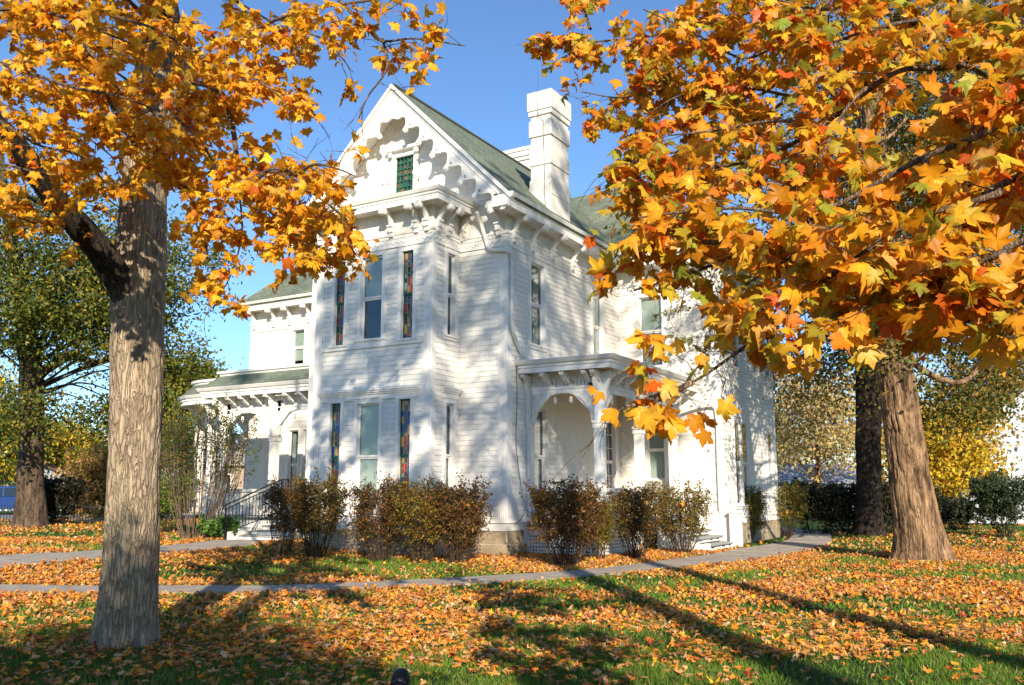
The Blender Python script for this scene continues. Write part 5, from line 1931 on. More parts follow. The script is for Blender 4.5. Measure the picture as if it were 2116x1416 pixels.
# keep the sprays clear of the lens
pp = project(LPs)
outside = (pp[:, 0] > 2190) | (pp[:, 1] < -90) | (pp[:, 2] < 1.8)
low_far = (pp[:, 0] > 1760) & (pp[:, 1] > 690 + .12 * (2116 - pp[:, 0])) & (pp[:, 2] < 7)
k = (pp[:, 2] > 1.7) & ~low_far & (~outside | (rg.random(len(pp)) < .10)) & ~((pp[:, 0] < 1215) & (pp[:, 1] > 190)) & ~((pp[:, 0] < 1090)) & ~((pp[:, 1] > 880) & (pp[:, 0] < 2500)) & ~((pp[:, 1] > 640) & (pp[:, 0] > 1480) & (pp[:, 1] - 640 > (pp[:, 0] - 1480) * .2 + 70) & (pp[:, 0] < 1760) & (pp[:, 2] < 6))
k &= ~((pp[:, 0] < 1480) & (pp[:, 1] > 560) & (rg.random(len(pp)) < .55))
k &= ~((pp[:, 0] < 1300) & (pp[:, 1] > 365) & (pp[:, 1] < 545) & (rg.random(len(pp)) < .85))
k &= ~((pp[:, 0] > 1290) & (pp[:, 0] < 1480) & (pp[:, 1] > 600) & (pp[:, 1] < 745) & (rg.random(len(pp)) < .6))
LPs, LDs = LPs[k], LDs[k]
MIXED = [(.80, .48, .030, 26), (.82, .36, .022, 26), (.74, .24, .018, 14), (.60, .46, .036, 15), (.38, .38, .04, 12), (.72, .14, .016, 6), (.80, .45, .10, 4)]
nl = leafy(rg, m2, LPs, LDs, .050, .092, MIXED, mt, "leaf", LEAF, mass=mt[:3] + [maple_template(rg, curl=c) for c in (.5, .9, 1.2, .6, 1.0)])
print("near maple leaves", nl)
# its high crown, out of sight overhead: clumps of leaves that dapple the house wall
def clump_crown(rg, centres, n_clump, n_leaf, clump_r, size0, size1):
    """leaf places scattered in clumps through several ellipsoids (cx, cy, cz, rx, ry, rz)"""
    C = []
    for c in centres:
        k = max(1, int(n_clump * c[6] if len(c) > 6 else n_clump / len(centres)))
        d = unit(rg.normal(0, 1, (k, 3))) * (rg.random((k, 1)) ** .45)
        C.append(np.array(c[:3]) + d * np.array(c[3:6]))
    C = np.concatenate(C)
    m_ = len(C)
    cnt = np.maximum(2, rg.poisson(n_leaf, m_))
    idx = np.repeat(np.arange(m_), cnt)
    rr = clump_r * rg.uniform(.6, 1.5, m_)
    P = C[idx] + rg.normal(0, 1, (len(idx), 3)) * rr[idx][:, None] * np.array([1, 1, .6])
    return C, P, rg.uniform(size0, size1, len(P))
def crown_mesh(rg, P, size, palette, clump_tint=None, tmpl=None):
    n = len(P)
    nrm = unit(np.array([0, 0, .5]) + rg.normal(0, .8, (n, 3)))
    D = unit(rg.normal(0, 1, (n, 3)) + np.array([0, 0, -.4]))
    X, Y, Z = frames(D, nrm)
    cols = pick_colors(rg, palette, n, .18)
    sp = Soup()
    ts = tmpl or [(np.array([(0, 0, 0), (.30, .42, -.06), (0, 1, -.1), (-.30, .42, -.06)]), np.array([(0, 1, 2, 3)])),
                  (np.array([(0, 0, 0), (.24, .5, .05), (0, 1, -.12), (-.26, .4, -.08)]), np.array([(0, 1, 2, 3)]))]
    v = rg.integers(0, len(ts), n)
    for k, t in enumerate(ts):
        q = v == k
        VV, FF = place_many(t, P[q], X[q], Y[q], Z[q], size[q])
        sp.add(VV, FF, np.repeat(cols[q], len(t[0]), axis=0))
    return sp
C, P, s_ = clump_crown(rg, [(TB[0] + .3, TB[1] + .2, 14.8, 3.4, 3.4, 3.6)], 60, 26, .5, .13, .20)
crown_mesh(rg, P, s_, MIXED, tmpl=[lite_template(rg, .6), lite_template(rg, .9)]).build("crown", LEAF, m2)["kind"] = "stuff"
tw2 = Soup()
for c in C[::2]:
    z0 = max(5.5, c[2] - 3)
    add_twig(tw2, smooth_path([[TB[0] + .15, TB[1] + .15, z0], (np.array([TB[0], TB[1], z0]) + c) / 2 + [0, 0, .4], c], 8), .05, .01, 5)
for B_ in (tw2,):
    for V_ in tw.V: pass
tw.build("twigs", TWIG, m2, smooth=True)["kind"] = "stuff"
tw2.build("limb", TWIG, m2, smooth=True)

GREENY = [(.115, .165, .022, 30), (.19, .21, .03, 26), (.33, .29, .035, 18), (.07, .10, .018, 18), (.42, .30, .03, 8)]
OLIVE = [(.14, .13, .025, 26), (.24, .19, .03, 24), (.34, .20, .028, 18), (.08, .085, .018, 18), (.11, .15, .025, 14)]
YELLOW = [(.66, .46, .03, 40), (.55, .36, .025, 25), (.36, .32, .04, 15), (.62, .30, .03, 10)]
COPPER = [(.48, .26, .06, 30), (.40, .21, .07, 25), (.34, .26, .06, 20), (.55, .38, .09, 20), (.25, .15, .06, 12)]
PALE = [(.58, .46, .17, 30), (.50, .38, .15, 25), (.42, .35, .17, 20), (.55, .36, .12, 15)]
def tree(label, base, trunk, radii, bark, centres, n_clump, n_leaf, clump_r, size, palette, limbs=14, seed=1, seg=40, rings=120, amp=.03, ridges=16, flare=.12, roots=4, extra=(), group=None, flare_h=.5, name="tree", limb_r=.07, limb_lo=.45, tmpl=None, vs=1.8):
    rg = np.random.default_rng(seed)
    t = empty(name, base, label, "tree", group)
    V, F = bark_trunk(trunk, radii, seg, rings, amp, ridges, seed, flare=flare, roots=roots, flare_h=flare_h, vs=vs)
    obj("trunk", np_mesh("trunk", V, [F], smooth=True), bark, t)
    C, P, s_ = clump_crown(rg, centres, n_clump, n_leaf, clump_r, size * .7, size * 1.35)
    crown_mesh(rg, P, s_, palette, tmpl=tmpl).build("crown", FOLI, t)["kind"] = "stuff"
    T = smooth_path(trunk, 40)
    lb = Soup()
    pick = rg.choice(len(C), min(limbs, len(C)), replace=False)
    for i in pick:
        c = C[i]
        lo = int(40 * limb_lo)
        j = min(39, max(lo, lo + int(np.argmin(np.abs(T[lo:, 2] - (c[2] - .45 * np.linalg.norm(c[:2] - T[lo, :2])))))))
        a = T[j]
        mid = a * .5 + c * .5 + np.array([0, 0, .12 * np.linalg.norm(c - a)]) + rg.normal(0, .25, 3)
        path = smooth_path([a, a * .75 + mid * .25 + rg.normal(0, .1, 3), mid, c], 14)
        V, F = np_tube(path, np.linspace(limb_r, .015, 14), 7)
        lb.add(V, F)
        for _ in range(3):
            k = rg.integers(5, 13)
            e = path[k] + rg.normal(0, 1, 3) * .6 + np.array([0, 0, .2])
            add_twig(lb, np.array([path[k], (path[k] + e) / 2 + rg.normal(0, .1, 3), e]), .02, .006, 5)
    for pts, r0, r1 in extra:
        n = 12 * len(pts)
        V, F = bark_trunk(pts, list(np.linspace(r0, r1, len(pts))), 20, n, .02, 10, seed + 3)
        lb.add(V, F)
    lb.build("limb", bark, t, smooth=True)
    return t

BARK_MID = bark_mat("mid_brown_bark", (.17, .115, .075), (.045, .03, .02), 6)
# the leaning old tree by the path
lb_ = on_ground(1905, 1158)
dL = float(project(lb_)[2])
def q(px, py, dd=0.0): return at(px, py, dL + dd)
tree("old leaning tree with a thick furrowed brown trunk and flared roots on the lawn", tuple(lb_),
     [q(1908, 1180), q(1900, 1110), q(1885, 1020, .1), q(1868, 900, .2), q(1850, 780, .3), q(1838, 690, .4), q(1822, 560, .5), q(1810, 420, .5), q(1800, 260, .4), q(1795, 120, .2), q(1800, -80, 0)],
     [.58, .53, .49, .455, .43, .405, .36, .34, .32, .28, .20], BARK_BROWN,
     [tuple(q(1850, 250, 2)) + (4.5, 4.5, 3.4, .22), tuple(q(2050, 300, 3)) + (3.4, 4, 4.2, .30), tuple(q(1700, 560, 4)) + (2.2, 3, 1.7, .10), tuple(q(2040, 660, 4)) + (2.4, 3, 1.6, .12), tuple(q(1830, 640, .2)) + (.9, .9, 1.6, .05), tuple(q(1990, 830, 5)) + (1.8, 2, .8, .06), tuple(q(1900, -60, 1)) + (4.5, 4.5, 3, .16)],
     640, 78, .5, .14, OLIVE, limbs=46, seed=41, seg=110, rings=240, amp=.055, ridges=22, flare=.40, roots=3, flare_h=.40, vs=1.0, limb_r=.06, limb_lo=.5, name="leaning_tree",
     extra=[([q(1805, 300, .4), q(1850, 150, .2), q(1930, 110, 0), q(2010, 80, .4), q(2110, 10, .8)], .22, .08), ([q(1835, 680, .4), q(1900, 760, 1), q(1985, 790, 1.6), q(2040, 740, 2.4)], .11, .05), ([q(1830, 640, .4), q(1740, 560, 1.2), q(1660, 500, 2)], .09, .03)])
# sprays of small leaflets hanging from it before the wing of the house
spr = empty("sapling", tuple(on_ground(1495, 1125)), "thin sapling with small green leaflets growing close to the wing wall", "sapling")
rg = np.random.default_rng(5)
tw = Soup(); sb = on_ground(1495, 1125); ds = float(project(sb)[2])
brs = [(np.array([sb, at(1490, 900, ds), at(1478, 720, ds - .1), at(1470, 600, ds - .2), at(1460, 500, ds - .2)]), .02, .006)]
for (a, b_) in (((1478, 720), (1350, 700)), ((1474, 640), (1340, 655)), ((1476, 690), (1370, 745)), ((1470, 600), (1400, 590)), ((1480, 770), (1390, 790)), ((1465, 540), (1420, 540)), ((1470, 600), (1330, 480)), ((1465, 520), (1250, 470)), ((1465, 520), (1380, 420))):
    brs.append((np.array([at(*a, ds - .1), at((a[0] + b_[0]) / 2, (a[1] + b_[1]) / 2 - 12, ds - .4), at(*b_, ds - .6)]), .008, .003))
A_, D_ = grow(rg, tw, brs[1:], .10, .22, 4, .3, sub=1, start=.35, r_t=.002)
add_twig(tw, smooth_path(brs[0][0], 20), .022, .007, 7)
tw.build("stem", TWIG, spr, smooth=True)
crown_mesh(rg, A_, rg.uniform(.05, .09, len(A_)), [(.13, .19, .025, 30), (.24, .27, .04, 30), (.40, .36, .05, 15), (.08, .12, .02, 15)]).build("leaves", FOLI, spr)["kind"] = "stuff"

# dark straight tree behind it
db = on_ground(1795, 1106); dD = float(project(db)[2])
def q(px, py, dd=0.0): return at(px, py, dD + dd)
tree("tall tree with a dark straight trunk behind the leaning tree", tuple(db), [q(1795, 1125), q(1795, 1000), q(1794, 850), q(1792, 650), q(1795, 400), q(1800, 100), q(1800, -200)], [.52, .48, .47, .44, .36, .25, .1], BARK_DARK,
     [tuple(q(1720, 760, 1)) + (2.6, 3, 1.5, .16), tuple(q(1800, 400)) + (5, 5, 4.5, .44), tuple(q(1950, 500, 2)) + (4, 4, 4, .2), tuple(q(1700, 250)) + (5, 4, 4, .2)], 300, 70, .7, .17, OLIVE + COPPER[:2], limbs=40, seed=42, amp=.04, ridges=20, flare=.2, name="dark_trunk_tree", limb_r=.09)
# the old tree far on the left lawn
lb2 = on_ground(62, 1090, .26); dB = float(project(lb2)[2])
def q(px, py, dd=0.0): return at(px, py, dB + dd)
tree("broad green and yellow tree with a dark forked trunk near the iron fence", tuple(lb2), [q(62, 1105), q(63, 1000), q(66, 900), q(64, 800), q(60, 720), q(40, 600), q(20, 480), q(0, 300)], [.62, .50, .45, .46, .40, .30, .2, .1], BARK_MID,
     [tuple(q(190, 600)) + (3.8, 3, 2.0, .26), tuple(q(60, 660, -1)) + (3.0, 3, 1.6, .18), tuple(q(300, 720, 1)) + (2.6, 3, 1.8, .16), tuple(q(330, 560, 1)) + (2.6, 3, 2.2, .14), tuple(q(60, 470)) + (4, 4, 2.5, .16), tuple(q(20, 850, -2)) + (1.3, 2, 1.0, .05), tuple(q(230, 860, 2)) + (1.6, 2, .8, .05)],
     460, 90, .5, .17, [(a * .72, b_ * .72, c * .72, w_) for a, b_, c, w_ in GREENY], limbs=60, seed=43, amp=.04, ridges=18, flare=.25, name="shade_tree", limb_r=.07, limb_lo=.4,
     extra=[([q(64, 790), q(100, 760), q(150, 735), q(200, 750), q(250, 720)], .26, .08), ([q(60, 740), q(30, 700), q(-20, 650)], .2, .06)])
# trees far behind
FAR = [("yellow leafed tree glowing behind the leaning tree", 1965, 1085, 46, 1.6, [(1960, 930, 0, 2.6, 2.6, 2.4, .7), (1905, 980, 0, 1.6, 1.6, 1.4, .3)], YELLOW, 130, "yellow_tree"),
       ("pale copper leafed tree beyond the hedge next to the house wing", 1690, 1080, 55, 2.0, [(1690, 900, 0, 3.4, 3, 2.8, .6), (1650, 820, 0, 2.4, 3, 2.4, .4)], PALE, 70, "copper_tree"),
       ("tawny tree in the gap between the dark trunk and the leaning trunk", 1840, 1075, 62, 2.2, [(1800, 870, 0, 6, 4, 4.2, 1)], PALE + YELLOW[:1], 80, "tawny_tree"),
       ("gold leafed tree above the grey garage roof", 150, 1062, 70, 2.0, [(140, 935, 0, 3.2, 3, 2.6, .6), (190, 960, 0, 2.2, 2, 2.0, .4)], YELLOW + GREENY[:2], 130, "golden_tree"),
       ("small bronze tree with bare branches beside the thick pale trunk", 215, 1085, 48, 1.4, [(210, 985, 0, 1.3, 1.3, 1.6, .6), (205, 1030, 0, 1.0, 1, 1.0, .4)], COPPER, 90, "bronze_tree"),
       ("green tree filling the gap behind the front porch roof", 380, 1060, 60, 2.4, [(380, 800, 0, 3.0, 3, 2.0, .5), (330, 880, 0, 4, 3, 3, .5)], GREENY, 150, "green_tree"),
       ("olive tree at the far edge of the lawn on the garage side", -60, 1065, 64, 2.4, [(-30, 880, 0, 5, 4, 4.5, 1)], GREENY + YELLOW[:1], 130, "olive_tree"),
       ("rusty tree behind the white neighbouring house", 2120, 1070, 70, 2.6, [(2090, 800, 0, 6, 5, 5, 1)], OLIVE + COPPER, 150, "rusty_tree"),
       ("orange tinged tree above the brick house", 470, 1058, 85, 2.6, [(440, 960, 0, 5, 4, 2.6, 1)], COPPER, 90, "orange_tree"),
       ("brown oak in the distance between hedge and copper tree", 1610, 1055, 95, 3, [(1600, 930, 0, 6, 5, 4, 1)], PALE, 60, "distant_oak"),
       ("grey green tree in the distance behind the blue car", 40, 1050, 100, 3, [(60, 950, 0, 8, 6, 5, 1)], GREENY, 120, "distant_tree")]
for i, (lab, px, py, dep, tl, cs, pal, nc, nm) in enumerate(FAR):
    b_ = at(px, py, dep); b_[2] = float(hgt(b_[0], b_[1]))
    topc = cs[0]
    top_ = at(topc[0], topc[1], dep)
    tree(lab, tuple(b_), [b_ - [0, 0, .2], b_ * .7 + top_ * .3, b_ * .35 + top_ * .65, top_ + [0, 0, .8]], [.28, .22, .15, .06], BARK_BROWN,
         [tuple(at(c[0], c[1], dep)) + c[3:] for c in cs], nc * 2, 60, .40 + .003 * dep, .15 + .0016 * dep, pal, limbs=22, seed=60 + i, seg=14, rings=40, amp=.01, ridges=8, flare=.1, name=nm, limb_r=.05, group="trees around the garden")
# bare tree seen between the porch roof and the far wing
rg = np.random.default_rng(8)
bt = at(480, 1052, 75); bt[2] = .2
t = empty("bare_tree", tuple(bt), "leafless grey tree rising above the front porch roof", "tree", "trees around the garden")
sp = Soup()
def bare(p, d, ln, r, lev):
    pts = [p]
    for k in range(4):
        d = unit(d + rg.normal(0, .13, 3) + np.array([0, 0, .04])); pts.append(pts[-1] + d * ln / 4)
    add_twig(sp, np.array(pts), r, r * .6, 6 if lev < 2 else 4)
    if lev < 6:
        for k in range(rg.integers(2, 4)):
            c = pts[rg.integers(2, 5)]
            bare(c, unit(d + rg.normal(0, .42, 3)), ln * rg.uniform(.6, .82), r * .55, lev + 1)
bare(bt, np.array([0, 0, 1.0]), 4.6, .22, 0)
sp.build("branches", BARK_DARK, t, smooth=True)

# ---- trees that stand behind the viewer and throw the shade seen on lawn and wall
def shade_tree(label, x, y, h, r, centres, nc, nl, cr, sz, pal, seed, nm, bend=0):
    tree(label, (x, y, 0), [(x, y, -.2), (x + .05, y, h * .25), (x, y + .1, h * .5), (x + bend, y, h * .75), (x, y, h)], [r, r * .85, r * .7, r * .5, r * .2], BARK_BROWN, centres, nc, nl, cr, sz, pal, limbs=26, seed=seed, seg=28, rings=60, name=nm, limb_r=.09, limb_lo=.5, tmpl=None if nm == "low_tree" else [lite_template(np.random.default_rng(seed), .6)])
shade_tree("tall maple standing behind the viewer, farther from the house", 20.6, -24.9, 24, .34, [(20.0, -24.5, 19.6, 6.4, 6.4, 5.2, 1)], 40, 76, .46, .20, MIXED, 71, "tall_maple")
shade_tree("slim maple standing behind the viewer on the tree side", 19.1, -19.4, 26, .26, [(19.0, -19.5, 21.0, 4.6, 4.6, 5.4, 1)], 52, 60, .42, .19, GOLD, 72, "slim_maple")
shade_tree("low dense round tree right behind the viewer", 12.8, -25.1, 7.2, .16, [(12.8, -25.1, 4.8, 2.5, 2.5, 2.7, 1)], 260, 110, .45, .16, GREENY, 73, "low_tree")
shade_tree("broad maple standing behind the viewer towards the street", 18.1, -31.0, 26, .22, [(19.2, -30.0, 21.3, 6.2, 6.2, 5.2, 1)], 38, 76, .46, .20, GOLD, 74, "broad_maple")

# ------------------------------------------------------------------ shrubs
BROWNISH = [(.15, .065, .018, 30), (.22, .095, .022, 24), (.07, .045, .018, 24), (.26, .15, .025, 10), (.10, .10, .02, 14)]
GOLDGREEN = [(.17, .155, .018, 30), (.28, .21, .022, 24), (.10, .105, .016, 28), (.34, .18, .025, 10)]
FRESH = [(.10, .21, .03, 40), (.17, .28, .05, 35), (.06, .13, .02, 25)]
STEM = bark_mat("shrub_stem", (.17, .115, .075), (.055, .036, .026), 20)
def shrub(label, px, py, top, width, pal, seed, stems=60, leaves=5200, bare_low=.2, name="shrub", leaf=.055, stem_r=.008, z=None, spread0=.24, group="clipped shrubs along the house", dense_top=1.3, stem_mat=None, stray=3):
    rg = np.random.default_rng(seed)
    b = on_ground(px, py, .0)
    for _ in range(3): b = on_ground(px, py, float(hgt(b[0], b[1])))
    dep = float(project(b)[2])
    H = abs(at(px, top, dep)[2] - b[2]); W_ = width / FPX * dep / 2
    t = empty(name, tuple(b), label, "shrub", group)
    sp = Soup(); tips = []
    for k in range(stems):
        a = rg.uniform(0, 2 * np.pi); r1 = W_ * rg.random() ** .5 * .95; r0 = spread0 * rg.random() ** .5
        hh = H * rg.uniform(.84, 1.0) * (1 - .12 * (r1 / W_) ** 4)
        p0 = b + np.array([math.cos(a) * r0, math.sin(a) * r0, -.03]); p1 = b + np.array([math.cos(a) * r1, math.sin(a) * r1, hh])
        mid = p0 * .45 + p1 * .55 + np.array([math.cos(a), math.sin(a), 0]) * W_ * .12 + rg.normal(0, .04, 3)
        P = smooth_path([p0, mid, p1], 9)
        P[1:] += rg.normal(0, .014, (8, 3))
        add_twig(sp, P, stem_r, stem_r * .35, 4)
        tips.append(P)
        for j in range(7):
            i = rg.integers(3, 9)
            e = P[i] + unit(rg.normal(0, 1, 3) + np.array([math.cos(a) * .5, math.sin(a) * .5, .8])) * H * rg.uniform(.10, .26)
            m_ = (P[i] + e) / 2 + rg.normal(0, .02, 3)
            add_twig(sp, np.array([P[i], m_, e]), stem_r * .45, stem_r * .2, 3)
            tips.append(np.array([P[i], m_, e]))
    sp.build("stems", stem_mat or STEM, t, smooth=True)["kind"] = "stuff"
    P = []
    n = 0
    leaves = int(leaves * 2.0)
    while n < leaves:
        T_ = tips[rg.integers(0, len(tips))]
        u = rg.random() ** (1 / dense_top) * (len(T_) - 1)
        i = min(int(u), len(T_) - 2)
        p = T_[i] + (T_[i + 1] - T_[i]) * (u - i) + rg.normal(0, .035, 3)
        if (p[2] - b[2]) / H < bare_low * rg.uniform(.4, 1.4): continue
        P.append(p); n += 1
    P = np.array(P)
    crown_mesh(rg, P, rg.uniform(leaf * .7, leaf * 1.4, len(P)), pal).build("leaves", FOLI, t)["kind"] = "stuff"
    # maple leaves caught in the twigs
    if stray:
        c = P[rg.integers(0, len(P), stray)] - unit(P[rg.integers(0, len(P), stray)] * 0 + (b - CAM)) * .12
        D = unit(rg.normal(0, 1, (stray, 3))); Nn = unit(TO_SUN + rg.normal(0, .4, (stray, 3)))
        X_, Y_, Z_ = frames(D, Nn)
        s = Soup(); tt = maple_template(rg, .9)
        VV, FF = place_many(tt, c, X_, Y_, Z_, rg.uniform(.08, .13, stray))
        s.add(VV, FF, np.repeat(pick_colors(rg, FALLPAL[:3] + FALLPAL[5:7], stray), len(tt[0]), axis=0))
        s.build("caught_leaves", DRYLEAF, t)["kind"] = "stuff"
    return t
shrub("brown shrub with dark arching stems at the foot of the iron handrail", 580, 1146, 1000, 74, BROWNISH, 101, stems=26, leaves=1900)
shrub("tawny shrub dotted with orange leaves under the stained glass window nearest the handrail", 652, 1150, 992, 112, GOLDGREEN + BROWNISH[:3], 102, leaves=5200, stray=9)
shrub("rust brown shrub below the plain bay window", 782, 1160, 1000, 120, BROWNISH, 103, stray=5)
shrub("olive and gold shrub below the stained glass window nearest the bay corner", 872, 1164, 1004, 112, GOLDGREEN + BROWNISH[:2], 104)
shrub("darkest clipped shrub at the corner of the bay", 950, 1166, 1008, 108, BROWNISH, 105, leaves=5600)
shrub("wide dark shrub before the lattice of the side porch", 1170, 1172, 1004, 165, BROWNISH, 106, stems=70, leaves=7600, stray=4)
shrub("low yellow green shrub against the side porch corner", 1232, 1160, 1040, 74, GOLDGREEN, 107, stems=30, leaves=2600)
shrub("brown shrub in front of the side porch parapet, second from the steps", 1312, 1156, 1006, 112, BROWNISH + GOLDGREEN[:1], 108, leaves=4600)
shrub("loose shrub with gaps showing the white porch, nearest the steps", 1412, 1146, 1010, 118, GOLDGREEN + BROWNISH, 109, leaves=3600)
shrub("rounded golden green shrub just past the side porch steps", 1543, 1120, 1014, 82, GOLDGREEN, 110, leaves=5600)
shrub("olive shrub at the end of the wing wall", 1622, 1110, 1004, 104, GOLDGREEN, 111, leaves=5200)
shrub("tall shrub of bare upright canes with green leaves at the top by the front porch", 408, 1114, 852, 190, GOLDGREEN + FRESH[:1], 112, stems=60, leaves=3200, bare_low=.62, stem_r=.016, spread0=.5, leaf=.065, group="shrubs by the front porch", dense_top=3.5, stem_mat=bark_mat("pale_cane", (.42, .30, .19), (.2, .13, .08), 20))
shrub("low bright green leafy plant at the foot of the tall canes", 452, 1116, 1075, 74, FRESH, 113, stems=24, leaves=500, bare_low=.1, leaf=.12, group="shrubs by the front porch", stray=0)
shrub("dense green bush behind the thick pale maple trunk", 345, 1098, 985, 100, FRESH[:2] + GREENY, 114, stems=40, leaves=6000, bare_low=.05, leaf=.07, group="shrubs by the front porch", stray=0)
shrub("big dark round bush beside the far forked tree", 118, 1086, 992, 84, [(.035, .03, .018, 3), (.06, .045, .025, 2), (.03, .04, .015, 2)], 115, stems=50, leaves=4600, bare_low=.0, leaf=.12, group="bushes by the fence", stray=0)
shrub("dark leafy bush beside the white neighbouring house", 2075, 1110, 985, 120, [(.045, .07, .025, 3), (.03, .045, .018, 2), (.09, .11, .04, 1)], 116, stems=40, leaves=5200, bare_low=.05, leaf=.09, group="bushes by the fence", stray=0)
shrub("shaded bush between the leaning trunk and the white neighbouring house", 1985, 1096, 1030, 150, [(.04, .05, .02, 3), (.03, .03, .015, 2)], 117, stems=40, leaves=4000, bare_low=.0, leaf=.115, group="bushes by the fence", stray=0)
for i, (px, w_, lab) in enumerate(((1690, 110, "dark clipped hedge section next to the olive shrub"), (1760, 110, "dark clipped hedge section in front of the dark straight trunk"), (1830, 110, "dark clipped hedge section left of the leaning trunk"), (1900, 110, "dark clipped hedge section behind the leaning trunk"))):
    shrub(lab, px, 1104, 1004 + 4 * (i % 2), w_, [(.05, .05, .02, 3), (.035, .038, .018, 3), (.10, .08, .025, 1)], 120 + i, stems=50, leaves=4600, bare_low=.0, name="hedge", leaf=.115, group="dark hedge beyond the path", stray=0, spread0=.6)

# ------------------------------------------------------------------ small things on the lawn
g = on_ground(826, 1440)
spot = empty("ground_spotlight", tuple(g), "small black ground spotlight standing in the grass at the bottom edge", "spotlight")
m = MB(); m.tube([(g[0], g[1], -.05), (g[0], g[1], .06)], .012, 8); m.build("stake", IRON, spot)
ax = Vector((-.5, .85, .35)).normalized(); b_ = Vector((g[0], g[1], .12)) - ax * .07
m = MB(); m.lathe(b_, [(.0, 0), (.05, .0), (.066, .02), (.07, .10), (.076, .11), (.076, .15), (.06, .15), (.055, .13)], 20, ax); m.build("lamp_head", solid("navy_black_metal", (.018, .02, .032), .35, metal=.4), spot, smooth=False, bevel=.003)
m = MB()
for k in range(4): m.lathe(b_ + ax * (.03 + .016 * k), [(.074, 0), (.074, .005)], 20, ax)
m.build("cooling_fins", IRON, spot)

# ------------------------------------------------------------------ far left: fence, drive, garage, car
def gp(px, py, z=.26):
    p = on_ground(px, py, z); return p
f0, f1 = gp(-60, 1088), gp(330, 1083)
fence = empty("iron_fence", tuple(f0), "low black iron picket fence along the drive", "fence")
d = f1 - f0; L = np.linalg.norm(d); n = int(L / .115)
pm = MB()
for k in range(n):
    p = f0 + d * (k / n)
    if k % 24 == 0:
        m = MB(); m.box(p[0] - .04, p[0] + .04, p[1] - .04, p[1] + .04, .1, 1.28); m.build("post", IRON, fence)
    else:
        m = MB(); m.box(p[0] - .009, p[0] + .009, p[1] - .009, p[1] + .009, .28, 1.12); m.build("picket", IRON, fence)
for z in (.42, 1.02):
    m = MB(); m.bar((f0[0], f0[1], z), (f1[0], f1[1], z), .03, .03); m.build("rail", IRON, fence)
dr = [gp(-200, 1079), gp(400, 1074), gp(400, 1064), gp(-200, 1066)]
m = MB(); m.add([(p[0], p[1], .30) for p in dr] + [(p[0], p[1], .2) for p in dr], [(0, 1, 2, 3), (0, 4, 5, 1), (1, 5, 6, 2), (2, 6, 7, 3), (3, 7, 4, 0)])
tag(m.build("driveway", solid("asphalt", (.22, .22, .23), .9, .1, 2)), kind="structure")

